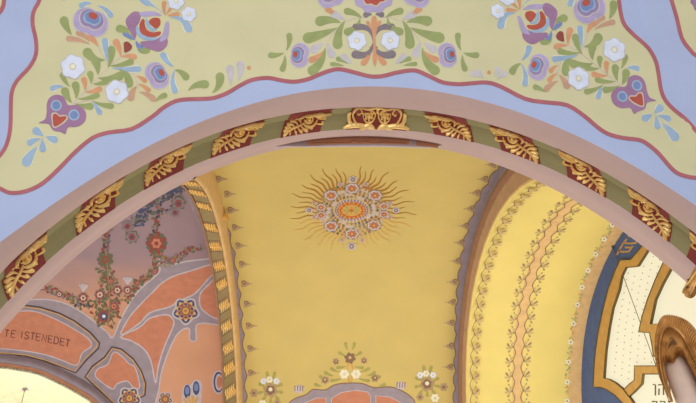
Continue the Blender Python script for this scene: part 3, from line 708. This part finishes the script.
# ground of the painted ribs
mb = MB()
top = cr([(-40,312),(0,303),(28,299.8),(49,299.5),(67,304),(83,313),(95,322),(107,332),(112,338),(116,331),(121.7,317.4),(129.6,303.5),(139.5,289.6),(153.4,277.7),(160,270.5),(158.5,261),(162.5,257.5),(166,264.8),(180,262.8),(188,260.9),(207,258.9),(216,257)], 3, False)
rimf = [q for q in rim_s if q[1] < 426 and q[0] > -60]
paint(mb, H, top+[(232,300),(240,360),(240,425),(114,425)]+rimf[::-1][1:]+[(-60,373)], 'lav', 1, 7.)
stroke(mb, H, top, 1.4, 'lavpale', 2, smooth=False)
ribs = mb.build('painted_ribs', ceilL, label='grey lavender painted ribs with pale edges')
CELLS = [
 [(121,334.5),(128.6,318.4),(137.5,307.5),(148.5,296),(154,290.7),(162,282.7),(174,275.8),(190,270.8),(212,264.5),(214,272),(208,279),(196,292.5),(188,297),(178,301),(170,306.6),(150,312.6),(139.7,323)],
 [(214,280),(208,285),(200,294.7),(201.7,308.6),(218,319),(224,310),(220,285)],
 [(121,336.5),(139.7,327),(150,318),(166,314.5),(172,318),(173.6,325),(164.4,346.7),(158.2,367.3),(155.8,383),(151,361),(143.8,348.8),(131.4,340.6)],
 [(178.8,332.4),(170.6,346.8),(162.4,369.4),(159.3,388),(159,425),(235,425),(232,350),(224,329),(209.7,323.5),(196.5,325),(196.3,339.6),(190,339.6),(189,328.2)]]
for c in CELLS:
    mb = MB(); q = cr(c, 3); paint(mb, H, q, 'peach' if c is CELLS[3] else 'corange', 4); stroke(mb, H, c, 1.4, 'lavpale', 5, closed=True); mb.build('painted_panel', ceilL, label='orange panel between the painted ribs')
# lettered panel
E_out = [(-30,306),(24,305),(40,307),(59.5,313),(74.4,320.6),(90.5,332.3),(99.8,343),(98.8,348),(86.4,360),(76,372.8),(60,366.4),(45.3,361),(24.7,355.5),(0,353.5),(-30,353.5)]
E_in = [(-20,313),(15,311),(34,311),(49,316),(62,322),(76,330),(88,338),(91.6,345.7),(82.3,353),(77,365),(61.7,360),(47.3,355),(26.7,351),(0,348.4),(-20,348)]
F_out = [(112,346.7),(121,348.8),(133.5,359),(141.7,371.4),(145.8,383.8),(145,395),(139.7,398),(131,403),(128,414),(114,404),(100.6,391),(85,376.6),(92.3,366.3),(104.7,357)]
F_in = [(114,352),(123,357),(129.4,364),(134.5,366.3),(138,376),(139.7,387),(134,388),(127.3,381),(117,383.8),(113,389),(102.6,382.7),(95.4,375.5),(98.5,368.3),(107.8,364.3)]
for o, i_, lab in ((E_out, E_in, 'orange panel lettered TE ISTENEDET'), (F_out, F_in, 'orange panel with a scalloped edge beside the arched opening')):
    mb = MB(); paint(mb, H, o, 'olive' if 0 else 'lav2', 3); stroke(mb, H, o, 1.5, 'ldark', 5, closed=True, smooth=False)
    c = np.mean(o, axis=0); stroke(mb, H, [tuple(np.array(p)+(c-p)*(.05)) for p in o], .9, 'sungold', 6, closed=True, smooth=False)
    paint(mb, H, cr(i_, 3), 'corange', 7); stroke(mb, H, i_, 1.1, 'lavpale', 8, closed=True)
    pan = mb.build('painted_panel', ceilL, label=lab)
    if o is E_out: textpanel = pan
GL = {'T': [[(0,1),(1,1)],[(.5,1),(.5,0)]], 'E': [[(1,1),(0,1),(0,0),(1,0)],[(0,.52),(.8,.52)]], 'I': [[(.5,1),(.5,0)]],
 'S': [[(1,.85),(.7,1),(.25,1),(0,.78),(.2,.56),(.8,.45),(1,.22),(.75,0),(.25,0),(0,.16)]], 'N': [[(0,0),(0,1),(1,0),(1,1)]], 'D': [[(0,0),(0,1),(.6,1),(1,.7),(1,.3),(.6,0),(0,0)]]}
mb = MB(); xs = [4.5, 11, None, 20.3, 24.5, 30.3, 36, 42, 48.2, 54, 60, 65.3]
for ch, x in zip('TE ISTENEDET', xs):
    if x is None: continue
    y = 336.2 + .0021*(x-2)**2*.7 + (x-2)*.055; tilt = .10+.004*x
    for s in GL[ch]:
        P = [(x+4.0*a*(.6 if ch == 'I' else 1)+.16*b*6.5, y-6.8*b+4.0*a*tilt) for a, b in s]
        stroke(mb, H, P, 1.05, 'letter', 9, smooth=False)
mb.build('lettering', textpanel, label='brown lettering TE ISTENEDET')
# rim of the opening
def offs(P, d):
    Q = np.array(P); T = np.gradient(Q, axis=0); T /= np.linalg.norm(T, axis=1)[:, None]
    return [tuple(p) for p in Q + np.stack([T[:, 1], -T[:, 0]], 1)*d]
trim3 = empty('trim_3', rp[len(rp)//2]); props(trim3, 'rounded rim of the arched opening in the pink vault', kind='structure')
mb = MB(); rows = []
for t in np.linspace(0, 1, 6):
    o = offs(rim_s, 6+9*t); rows.append([H(x, y, .03+.22*math.sin(PI*t)) for x, y in o])
mb.grid(rows, 'lav2'); mb.build('roll', trim3, label='grey lavender roll')
mb = MB(); rows = []
for d, h in ((6, .05), (3, .02), (0, 0)): rows.append([H(x, y, h) for x, y in offs(rim_s, d)])
back = [p+np.array([0, 1.0, .45]) for p in rp]; rows.append(back)
mb.grid(rows, 'ringbrown'); mb.build('reveal', trim3, label='orange brown reveal')
mb = MB(); rr = random.Random(5)
for i in range(len(rim_s)-1):
    for q in range(4):
        t = q/4; a = np.array(rim_s[i])*(1-t)+np.array(rim_s[i+1])*t; b = np.array(rim_s[i])*(1-t-.22)+np.array(rim_s[i+1])*(t+.22)
        if not (-30 < a[0] < 120): continue
        l = rr.uniform(1.5, 3.6); m_ = (a+b)/2+np.array([1.5, -l]); P3 = [H(*a, .02), H(*b, .02), H(*m_, .05)]
        mb.add(P3+[P3[0]+np.array([0,.04,0]), P3[1]+np.array([0,.04,0]), P3[2]+np.array([0,.03,0])], [(0,1,2),(3,5,4),(0,2,5,3),(1,4,5,2)], 'dome')
mb.build('fringe', trim3, label='jagged pale gilt fringe')
# dome seen through the opening
cD = EYE+ray(20, 440)*(31/ray(20, 440)[1]); RD = 8.2
mb = MB(); rows = []
for a in np.linspace(-.35, PI/2, 16):
    rows.append([cD+RD*np.array([math.cos(a)*math.cos(q), math.cos(a)*math.sin(q)*.8+.25, math.sin(a)*.62]) for q in np.linspace(-.45, PI+.45, 40)])
mb.grid(rows, 'dome'); props(mb.build('ceiling'), 'pale yellow dome seen through the arched opening', kind='structure')
def hitD(px, py, off=0):
    d = ray(px, py); S = np.array([1, 1/.8, 1/.62]); o = (EYE-cD-np.array([0, RD*.25, 0]))*S; dd = d*S
    A = dd@dd; B = 2*o@dd; C = o@o-RD*RD; D = max(0, B*B-4*A*C); t = (-B+math.sqrt(D))/(2*A); return EYE+d*t*(1-off/30)
mb = MB(); paint(mb, hitD, circ(25, 389.5, 12, 18, 2.6), 'cream', 2); paint(mb, hitD, petal(25, 389, 5, 8, .15, 0, .35), 'faint', 4); paint(mb, hitD, circ(25, 388.8, 3, 12, 1), 'grey', 6); mb.build('painted_boss', bpy.data.objects['ceiling.002'], label='pale grey painted boss')
p = hitD(25, 389, .1); wr = empty('hanging_wire', p); props(wr, 'thin chandelier wire hanging from the boss of the pale dome, lower left', 'wire')
mb = MB(); tube(mb, [p, p-np.array([0,0,4.])], .018, 'wire', 6); mb.build('wire', wr)
mb = MB(); tube(mb, [p+np.array([0,0,.02]), p-np.array([0,0,.12])], [.1,.05], 'grey', 8); mb.build('ceiling_hook', wr)
# garlands
def leafy(mb, P, n, r, cols, jit=2., lw=2.6):
    n = int(n*1.7); Q = cr(P, 6, False); rr = random.Random(len(P)*7+int(P[0][0]))
    for i in range(n):
        x, y = Q[int(i/(n-1)*(len(Q)-1))]; a = rr.uniform(0, 2*PI); x += rr.uniform(-jit, jit); y += rr.uniform(-jit, jit)
        paint(mb, H, drop(x, y, x+r*math.cos(a), y+r*math.sin(a), lw, .1), cols[i % len(cols)], 3+i % 5)
def ros(par, x, y, r, c=('lred', 'corange', 'ldark'), name='painted_flower'):
    mb = MB(); paint(mb, H, petal(x, y, r*1.15, 7, .14, x), 'lgreen' if r > 5 else 'grey', 8); paint(mb, H, petal(x, y, r, 6, .12, x), c[0], 9); paint(mb, H, petal(x, y, r*.62, 6, .12, y), c[1], 10); paint(mb, H, circ(x, y, r*.3, 8), c[2], 11)
    return mb.build(name, par)
mb = MB()
paint(mb, H, cr([(135,224),(137,212),(148,204),(158,196),(168,190),(180,183),(184,188),(172,197),(160,204),(150,208),(146,215),(140,226)], 3), 'lblue2', 2)
leafy(mb, [(138,222),(150,206),(165,196),(182,188)], 34, 5, ['lblue2', 'ldark', 'grey', 'lgreen'], 4)
leafy(mb, [(157,200),(158,212),(156,226),(156,233)], 26, 4, ['lgreen', 'grey', 'lred', 'ldark'], 3)
leafy(mb, [(158,212),(168,208),(178,203),(182,196)], 18, 4, ['grey', 'lblue2', 'lgreen'], 2.5)
leafy(mb, [(150,210),(140,218),(132,222)], 16, 4, ['grey', 'lgreen', 'lblue2'], 2.5)
g0 = mb.build('painted_garland', ceilL, label='dark blue and green painted flower knot below the near arch')
for x, y, r in ((178.5,203,6),(127.5,226,5),(132,236.5,5.5),(175,212,4)): ros(g0, x, y, r, ('grey', 'lred', 'lblue2'))
w = ros(g0, 156.5, 243, 7.5, ('lred', 'corange', 'lred'), 'painted_wreath')
mb = MB()
for j in range(14): q = 2*PI*j/14; paint(mb, H, circ(156.5+9*math.cos(q), 243+9.5*math.sin(q), 1.9, 8), 'lred' if j % 2 else 'lgreen', 12)
mb.build('wreath_ring', g0)
mb = MB(); leafy(mb, [(160,253),(163,258),(168,262),(176,259),(184,254),(192,250),(203,249)], 46, 4, ['lgreen', 'grey', 'lred', 'olive'], 2.2)
leafy(mb, [(155,253),(156,265),(149,274),(143,278),(137,284),(132,292),(128,300)], 46, 4, ['lgreen', 'olive', 'lred', 'lgreen'], 2.2)
g1 = mb.build('painted_garland', ceilL, label='swagged garland above the painted rib')
for x, y, r in ((173,260.5,2.6),(155,271,2.6),(137.5,283,2.4),(160,253,2.2)): ros(g1, x, y, r)
mb = MB(); leafy(mb, [(109,222),(107,232),(106,244),(105,252)], 30, 4, ['grey', 'lgreen', 'ldark', 'lred'], 3)
leafy(mb, [(106,266),(107,276),(108,290),(108,304),(106,322)], 70, 5.5, ['lgreen', 'olive', 'lgreen', 'lred'], 6, 2.6)
leafy(mb, [(96,300),(98,314),(104,322),(112,316),(118,304),(116,290)], 40, 5, ['lgreen', 'lgreen', 'olive', 'lred'], 4)
stroke(mb, H, [(106,250),(108,275),(110,300),(108,326)], 1.2, 'olive', 9)
g2 = mb.build('painted_garland', ceilL, label='upright flowering stem left of the painted rib')
for x, y, r, c in ((105.4,259,6.5,('lgreen','lred','lgreen')),(109,228,4,('grey','lred','grey')),(100,294.5,4.5,('lred','pale','lred')),(117.5,290,4.2,('lred','pale','lred')),(111,281,3,('lred','corange','lred')),(104,316,6,('lred','lblue2','white')),(114,306,4,('lred','corange','lred')),(127.6,290,3.6,('lred','pale','lred'))): ros(g2, x, y, r, c)
mb = MB(); leafy(mb, [(40,287),(48,289),(58,292),(68,296),(73,299)], 34, 4, ['lgreen', 'olive', 'grey', 'lred'], 2)
leafy(mb, [(76,302),(82,306),(92,306)], 14, 4, ['grey', 'ldark', 'lgreen'], 1.5)
g3 = mb.build('painted_garland', ceilL, label='short garland with red roses above the lettered panel')
for x, y, r in ((43,287,2.6),(59.5,294,3),(83.3,297.5,4.3)): ros(g3, x, y, r, ('lred', 'pale', 'lred'))
mb = MB()
for cx, cy in ((83.5,292),(127.6,285)):
    for a in (-2.1,-1.8,-1.5,-1.2,-.95): paint(mb, H, drop(cx, cy, cx+8*math.cos(a), cy+9*math.sin(a), 1.6), 'lavpale', 7)
mb.build('painted_lily', g3, label='pale painted lily')
# large dark rosettes on the ribs
def bigros(x, y, r, lab):
    mb = MB(); paint(mb, H, petal(x, y, r*1.18, 5, .12, .3), 'lavpale', 9); paint(mb, H, petal(x, y, r, 5, .14, .3), 'lblue2', 10); paint(mb, H, petal(x, y, r*.85, 10, .16, .3), 'beige', 11); paint(mb, H, petal(x, y, r*.72, 10, .14, .6), 'ringbrown', 11.5)
    for j in range(10): q = 2*PI*j/10+.3; paint(mb, H, circ(x+r*.6*math.cos(q), y+r*.6*math.sin(q), r*.13, 8), 'lblue2' if j % 2 else 'lred', 12)
    paint(mb, H, circ(x, y, r*.4, 12), 'ldark', 13); paint(mb, H, circ(x, y, r*.32, 12), 'sungold', 14); paint(mb, H, circ(x, y, r*.14, 8), 'ringbrown', 15)
    mb.build('painted_rosette', ceilL, label=lab)
bigros(185.8, 310.5, 11, 'blue and gold rosette where the painted ribs cross'); bigros(129.5, 398, 9.5, 'blue and gold rosette at the foot of the scalloped panel')
bigros(165.4, 399, 6, 'small blue rosette low on the pink vault')
for x, y, r in ((218.5, 382, 9),):
    mb = MB(); paint(mb, H, circ(x, y, 6.5, 18, 12), 'lavpale', 9); paint(mb, H, circ(x, y, 5, 18, 10.5), 'lblue2', 10); paint(mb, H, circ(x+.5, y, 3.8, 16, 8.5), 'lavpale', 11); paint(mb, H, circ(x+1, y, 2.8, 16, 6), 'corange', 12); mb.build('painted_rosette', ceilL)
mb = MB()
paint(mb, H, cr([(184,425),(182,400),(183,388),(187,383.5),(190.5,385),(194,380),(200,380.5),(202.5,388),(201,405),(200,425)], 3), 'lavpale', 9)
for x, y in ((187.3,391.5),(196.3,388)): paint(mb, H, circ(x, y, 3.4, 14, 7), 'lblue2', 10); paint(mb, H, circ(x, y-1, 2.2, 14, 4), 'dblue', 11)
for a in (-2.3,-1.9,-1.5,-1.1): paint(mb, H, drop(192, 410, 192+12*math.cos(a), 410+15*math.sin(a), 3), 'sungold', 12)
mb.build('painted_tulip', ceilL, label='twin lobed blue painted tulip')

# ------------------------------------------------------------------ right arch and right vault
def xfit(P, X): return axfit(P, X)
X1, X2, X3, X4 = 6.39, 6.40, 6.42, XW
f1 = axfit([(509,166),(488,205),(475.5,234),(469,256.5),(465,279),(461.4,313),(459.7,352.5),(459,402)], X1)
f2 = axfit([(517.4,171),(493,203),(480,237),(474,263),(470,279),(465.3,313),(463,352.5),(462.3,402)], X2)
f3 = axfit([(538,177.4),(516,195),(495,221),(482,250),(475.5,279),(471,313),(467.3,352.5),(466.3,402)], X3)
trim4 = empty('trim_4', (X1, VY, VZ)); props(trim4, 'right transverse arch with a brown roll and a tan face', kind='structure')
cp = vp3
mb = MB(); mb.grid([[cp(X1, RM+.05, a) for a in AN], [cp(X1, f1(a), a) for a in AN]], 'lav'); mb.build('fillet', trim4)
mb = MB(); mb.grid([[cp(X1*(1-t)+X2*t-.09*math.sin(PI*t), f1(a)*(1-t)+f2(a)*t, a) for a in AN] for t in np.linspace(0, 1, 7)], 'brown'); mb.build('roll', trim4, label='brown roll moulding')
mb = MB(); mb.grid([[cp(X2*(1-t)+X3*t, f2(a)*(1-t)+f3(a)*t, a) for a in AN] for t in (0, .5, .93)], 'rpink'); mb.build('face', trim4, label='tan arch face')
mb = MB(); mb.grid([[cp(X2*(1-t)+X3*t - (.02 if t < 1 else 0), f2(a)*(1-t)+f3(a)*t, a) for a in AN] for t in (.9, 1.)], 'ochre'); mb.build('edge_band', trim4, label='ochre edge band')
mb = MB(); A2 = math.acos(max(-1, (12.6-VY)/RR/EN)); rows = []
ANR = [0.]+list(np.linspace(.02, A2, 90))
for x in np.linspace(X3, XW, 12):
    t = min(1, (x-X3)/1.2); rows.append([cp(x, f3(a)*(1-t)+RR*t, a) for a in ANR])
mb.grid(rows, 'ryellow'); ceilR = props(mb.build('ceiling'), 'bright yellow vault beside the rose window with thin painted garlands', kind='structure')
H = hitR
def rx_at(px, py=400): return hitR(px, py)[0]
def band(mb, xa, xb, k, lay): mb.grid([[cp(x, RR-.004-.0016*lay, a) for a in ANR] for x in (xa, xb)], k)
mb = MB(); band(mb, rx_at(512.5), rx_at(522), 'ochre', 1); band(mb, rx_at(568.5), XW-.01, 'ochre', 1); mb.build('painted_band', ceilR, label='flat ochre bands')
def on(x, a, dx, ds, lay): return cp(x+dx, RR-.004-.0016*lay, a+ds/RR)
def row(xc, side, lab):
    mb = MB(); step = .6; n = int(RR*A2/step)
    pts = [(xc+side*(.13+.05*math.cos(2*PI*s/step)), s) for s in np.arange(0, RR*A2, .08)]
    mb.grid([[cp(x+d, RR-.02, s/RR) for x, s in pts] for d in (-.014, .014)], 'orndark')
    for j in range(n):
        s0 = (j+.5)*step
        for q, (x0, y0, x1, y1, w, k) in enumerate(((0,-.1,.2,.12,.1,'ornlav'),(0,-.1,-.03,.16,.1,'beige'),(0,-.12,.24,-.06,.09,'beige'),(.02,-.14,.13,-.26,.08,'ornlav'),(0,-.1,-.08,.0,.07,'olive'),(.1,0,.16,.07,.05,'orndark'),(.02,.16,.08,.26,.06,'ornlav'))):
            P = drop(-side*x0, y0, -side*x1, y1, w, .1)
            mb.add([on(xc, s0/RR, a, b, 3+q*.4) for a, b in P], [tuple(range(len(P)))], k)
    mb.build('painted_garland', ceilR, label=lab)
row(rx_at(474.5), -1, 'garland along the left edge of the yellow vault'); row(rx_at(510.5), 1, 'garland left of the ochre band'); row(rx_at(525), -1, 'garland right of the ochre band')
mb = MB()
WF = [(612.3,224.5),(604,239),(595.4,254),(587.8,270.3),(582,287),(577.3,304.6),(573.4,323.4),(570.6,341.9),(568.3,362),(567.3,382),(567,401)]
for i in range(len(WF)-1):
    for t in np.linspace(.12, .9, 9):
        x = WF[i][0]*(1-t)+WF[i+1][0]*t; y = WF[i][1]*(1-t)+WF[i+1][1]*t; a = random.uniform(0, 6.28)
        paint(mb, H, drop(x, y, x+3*math.cos(a), y+3.4*math.sin(a), 1.4), 'green' if random.random() < .6 else 'sungold', 3)
gw = mb.build('painted_garland', ceilR, label='green garland with white flowers beside the window')
for x, y in WF: mb = MB(); paint(mb, H, petal(x, y, 2.6, 5, .15), 'cream', 5); paint(mb, H, circ(x, y, .9, 8), 'sun', 6); mb.build('white_flower', gw)

# ------------------------------------------------------------------ rose window
H = hitW
mb = MB(); P = [tuple(vp3(0, RR, a)[1:]) for a in np.linspace(0, A2, 60)]+[(12.6, 3.0), (VY+EF*RR, 3.0)]
mb.add([(XW, y, z) for y, z in P]+[(XW+.12, y, z) for y, z in P], [tuple(range(len(P))), tuple(range(2*len(P)-1, len(P)-1, -1))], 'glass')
mb_glass = mb
window = empty('window_1', (XW, VY, 6)); props(window, 'large round headed window with cream glass, gold bars and a blue border', kind='structure')
mb.build('window_glass', window, smooth=False, label='lit cream glass')
mb = MB(); box(mb, (XW, 12.6, 0), (XW+.3, VY+EF*RM+.3, 3.0), 'wall'); props(mb.build('wall_right', smooth=False), 'wall under the large window', kind='structure')
mb = MB()
gold_out = [(760,60),(700,165),(662,222),(648,242),(633,259.5),(622.5,260),(617,271),(610,290),(605,310),(600.3,332),(597.5,352),(596,370),(595.2,387),(602,387),(609,389.5),(617,395),(624,402),(636,425)]
blue_l = [(690,100),(660,150),(638,190),(625,210),(615,226),(605,244),(596,265),(586,290),(577,326.4),(572,360),(570,402),(569,430)]
paint(mb, H, cr(blue_l, 3, False)+[(640,430)]+gold_out[::-1], 'winblue', 1); mb.build('blue_border', window, label='slate blue border')
gold_in = [(760,85),(700,180),(668,228),(652,247.5),(640,266.6),(628,267.6),(624,276),(621.3,290),(615,308),(611.5,326.4),(608,350),(605.9,378),(611,379),(617.5,382.5),(626,389.5)]
def bars(mb, poly, hgt=.08):
    V, Fs = tess([poly], 8.)
    n = len(V); mb.add([H(x, y, hgt) for x, y in V], [f[::-1] for f in Fs], 'wingold')
    L = len(poly); mb.grid([[H(x, y, hgt) for x, y in poly+[poly[0]]], [H(x, y, 0) for x, y in poly+[poly[0]]]], 'windark')
    stroke(mb, lambda x, y, o: H(x, y, hgt+.01), poly, .9, 'windark', 0, closed=True, smooth=False)
    c = None
b1 = gold_out+[(650,425),(641,412),(634,400),(626,389.5)]+gold_in[::-1][1:]
b2 = [(626,389.5),(631.5,384),(636.7,380),(636.7,365.7),(664,365.7),(664,374),(645,374),(644,384),(637,391.5),(631,396.5)]
b3 = [(720,200),(690,232),(667,259.7),(658,279),(650,299),(644.5,316),(641,332),(652,332.5),(654.5,345),(656,356),(664,360),(672,340),(666,323.8),(652.6,323.8),(657.7,300),(665,284),(674.6,266.6),(700,238),(728,208)]
for b in (b1, b2, b3): mb = MB(); bars(mb, b); mb.build('gold_bar', window, smooth=False, label='gilded window bar with dark edges')
# gilt lettering on the blue border, small red dots, Hebrew letters
mb = MB()
for P in ([(617,255),(620,249),(624,242.5),(627,239)], [(622,252),(629,251.5),(633,246)], [(624,243),(630,243.5),(636,243),(637,240)], [(625,247.5),(631,247.5)], [(628,236),(634,237),(638,236)], [(619,250),(622,252)]): stroke(mb, H, P, 1.7, 'wingold', 2, smooth=False)
mb.build('border_lettering', window, label='gilt lettering on the blue border')
mb = MB()
for i in range(-6, 14):
    for j in range(0, 24):
        y = 250+j*6.6+(i % 2)*3.3; x = 607+i*7.2+(378-y)*.085+max(0, 330-y)**1.35*.022
        if inside((x, y), [[(652,250),(640,270),(627,272),(624,290),(615,326),(609,375),(617,379),(627,386),(634,378),(634,364),(655,364),(652,336),(638,334),(647,299),(663,262)]]): paint(mb, H, circ(x, y, .55, 6), 'lred', 2)
mb.build('glass_dots', window, label='tiny red dots on the cream glass')
mb = MB()
for s in ([(653,384.5),(655.6,384.8),(655.6,395.5)], [(658.3,384.8),(663.4,384.8),(663.8,395)], [(659.3,388.5),(659,395)], [(666,384.8),(670,384.8),(670,395)], [(652,401.5),(657,401.5),(657,410)], [(660,401.5),(665,401.5),(665,410)], [(668,401.5),(672,401.5)]):
    stroke(mb, H, s, 1.5, 'letter' if 0 else 'windark', 2, smooth=False)
mb.build('window_lettering', window, label='dark Hebrew letters on the glass')
# vertical cable
p = hitR(612.3, 246, .02); cable = empty('hanging_cable', p); props(cable, 'thin cable hanging in front of the blue window border and cream glass', 'cable')
mb = MB(); tube(mb, [p, p-np.array([0, 0, 6.5])], .012, 'wire', 6); mb.build('wire', cable)
mb = MB(); tube(mb, [p+np.array([0,0,.02]), p-np.array([0,0,.06])], .04, 'wire', 8); mb.build('hook', cable)

# ------------------------------------------------------------------ column with palm leaf capital
d0 = ray(676, 360); YP = 8.4; P0 = EYE+d0*(YP/d0[1])
nrm = np.array([-d0[0], -d0[1], 0]); nrm /= np.linalg.norm(nrm)
def hitC(px, py, off=0):
    d = ray(px, py); t = ((P0-EYE)@nrm)/(d@nrm); return EYE+d*t+nrm*off
def frC(x, y, h): return hitC(x, y, h)
col = empty('column', (P0[0], P0[1], 0)); props(col, 'pink shafted column with a gilded palm leaf capital, lower right', 'column')
rad = np.linalg.norm(hitC(699, 386)-hitC(669.5, 386))*.5
ctr = hitC(684.3, 386); axis = ctr[:2]-nrm[:2]*rad*.9; topz = hitC(675, 347)[2]
mb = MB(); rows = []
for z, r in [(0, rad*1.6), (.3, rad*1.6), (.35, rad*1.25), (1.2, rad*1.06), (topz-.35, rad), (topz-.14, rad*.93), (topz-.04, rad*.7), (topz, .02)]:
    rows.append([(axis[0]+r*math.cos(q), axis[1]+r*math.sin(q), z) for q in np.linspace(0, 2*PI, 40, endpoint=False)])
mb.grid(rows, 'shaft', closed=True); mb.build('shaft', col, label='smooth dusty pink shaft')
def puff(mb, poly, depth, back, k, step=3.):
    V, Fs = tess([poly], step); A = np.array(poly); B = np.roll(A, -1, 0)
    def dist(p):
        p = np.array(p); ab = B-A; t = np.clip(((p-A)*ab).sum(1)/np.maximum((ab*ab).sum(1), 1e-9), 0, 1); return np.linalg.norm(p-(A+ab*t[:, None]), axis=1).min()
    ds = [dist(v) for v in V]; m = max(ds)
    h = [math.sqrt(max(0, 1-(1-min(1, x/m))**2)) for x in ds]
    mb.add([hitC(x, y, depth*q) for (x, y), q in zip(V, h)], [f[::-1] for f in Fs], k); mb.add([hitC(x, y, -back*q) for (x, y), q in zip(V, h)], Fs, k)
OC = [(670,401),(663,386),(657.5,371),(655,352),(656,335),(660.5,321),(667,316),(678,317),(688,321),(697,331),(706,346),(714,368),(722,400)]
MC = [(672,402),(666,386),(663,371),(661.8,355),(663.5,341),(667.5,334),(673.5,333),(680,337.5),(686,345),(692,356),(699,370),(706,385),(713,403)]
IC = [(673.5,402),(669,387),(666.3,374),(665.6,365),(667,361),(670,363),(674.5,363.5),(677,358),(681,355.5),(685,358),(690,367),(696,379),(707,400)]
OQ, MQ, IQ = (np.array(cr(c, 5, False)) for c in (OC, MC, IC))
mb = MB(); puff(mb, cr(OC, 3, False)+cr(IC, 3, False)[::-1], .2, .35, 'goldpaint'); capo = mb.build('capital', col, label='gilded palm leaf capital')
mb = MB(); blade(mb, frC, [tuple(q) for q in MQ[::2]], 1.0, .08, 'goldpaint', 'bar', base=.24, n=2); mb.build('midrib', capo)
mbo, mbi = MB(), MB()
for i in range(0, len(MQ)-5):
    a, b, c = MQ[i], OQ[min(i+3, len(OQ)-1)], IQ[min(i+4, len(IQ)-1)]
    wd = .8+.6*min(1, i/30)
    blade(mbo, frC, [tuple(a), tuple(a*.45+b*.55+(OQ[i]-b)*.25), tuple(a*.14+b*.86)], wd, .045, 'goldpaint', 'leaf', base=.17)
    blade(mbi, frC, [tuple(a), tuple(a*.45+c*.55+(IQ[i]-c)*.25), tuple(c)], wd, .06, 'goldpaint', 'leaf', base=.2)
mbo.build('outer_leaflets', capo); mbi.build('inner_leaflets', capo)
mb = MB(); puff(mb, cr([(667,352),(669,343),(673,339),(678,342),(683,350),(687,358),(684,357),(680,352),(675,355),(671,358)], 3), .1, .02, 'hollow', 2.); ho = mb.build('leaf_shade_patch', capo, label='painted shade under the leaf')  # dark patch gives the shade beneath the leaf as colour
ho.location += Vector(nrm*.17)
mb = MB()
for P in ([(668,361),(670,350),(675,343)], [(672,362),(672,354),(676,349)], [(676,358),(678,352),(683,352)], [(666,366),(666.5,352),(669,344)]): blade(mb, frC, P, 1.2, .07, 'goldpaint', 'leaf', base=.23)
mb.build('curl', capo)

# ------------------------------------------------------------------ hanging gilded pendant at the right edge
YP2 = 9.2
d0b = ray(690, 285); P0b = EYE+d0b*(YP2/d0b[1]); keep = (P0, nrm)
P0 = P0b; nrm = np.array([-d0b[0], -d0b[1], 0]); nrm /= np.linalg.norm(nrm)
pend = empty('gilded_leaf', P0b); props(pend, 'drooping gilded leaf tip at the right edge above the capital', 'ornament')
pl = cr([(690,276),(685,285),(682,292),(684,294),(686,297),(691,298.3),(695,296),(698,292),(706,292),(712,276),(704,262),(696,266)], 3)
mb = MB(); puff(mb, pl, .12, .12, 'goldpaint', 2.); mb.build('leaf_blade', pend)
for x, y in ((690,282.5),(688,289),(697,289)):
    mb = MB(); paint(mb, lambda a, b, o: hitC(a, b, .13), petal(x, y, 2, 4, .25, .4, .6), 'hollow', 1); mb.build('leaf_shade_patch', pend, label='painted dark of a pierced hole')  # flat dark patches stand in for the shade inside pierced holes
mb = MB()
for P in ([(700,270),(692,282),(684,292)], [(702,274),(697,286),(691,297)], [(706,276),(702,284),(698,292)]): blade(mb, frC, P, 1.0, .05, 'gold', 'leaf', base=.11)
mb.build('vein', pend)

# ------------------------------------------------------------------ light
w = bpy.data.worlds.new('world'); sc.world = w; w.use_nodes = True
bg = w.node_tree.nodes['Background']; bg.inputs[0].default_value = (.93, .96, 1.0, 1); bg.inputs[1].default_value = .85
def area(loc, tgt, sx, sy, e, col):
    l = bpy.data.lights.new('area_light', 'AREA'); l.shape = 'RECTANGLE'; l.size = sx; l.size_y = sy; l.energy = e; l.color = col
    o = bpy.data.objects.new('area_light', l); COL.objects.link(o); o.location = loc
    o.rotation_euler = (Vector(tgt)-Vector(loc)).to_track_quat('-Z', 'Y').to_euler()
    return o
area((-3, -14, 7), (0, 14, 10), 12, 8, 1900, (1, .96, .9))          # added light from behind the viewer, no window built there
area((XW-1.6, 18, 3), (7, 18, 12), 6, 3.5, 330, (1, .97, .9))        # daylight through the rose window
area((0, 19, 1.2), (1, 18, 12), 14, 8, 620, (1, .97, .92))           # added fill light low under the vaults, no lamps there
area((-11, 19, 1.2), (-10, 19, 12), 10, 8, 640, (1, .97, .94))  # second added fill light, below the left vault
l = bpy.data.lights.new('lamp', 'POINT'); l.energy = 1000; l.shadow_soft_size = .6; l.color = (1, .97, .86)  # unseen point light added inside the pale dome to brighten it
o = bpy.data.objects.new('lamp', l); COL.objects.link(o); o.location = cD+np.array([0, 1.5, .2])
vs = sc.view_settings; vs.view_transform = 'Standard'; vs.look = 'None'; vs.gamma = 1; vs.exposure = .06; vs.use_curve_mapping = False
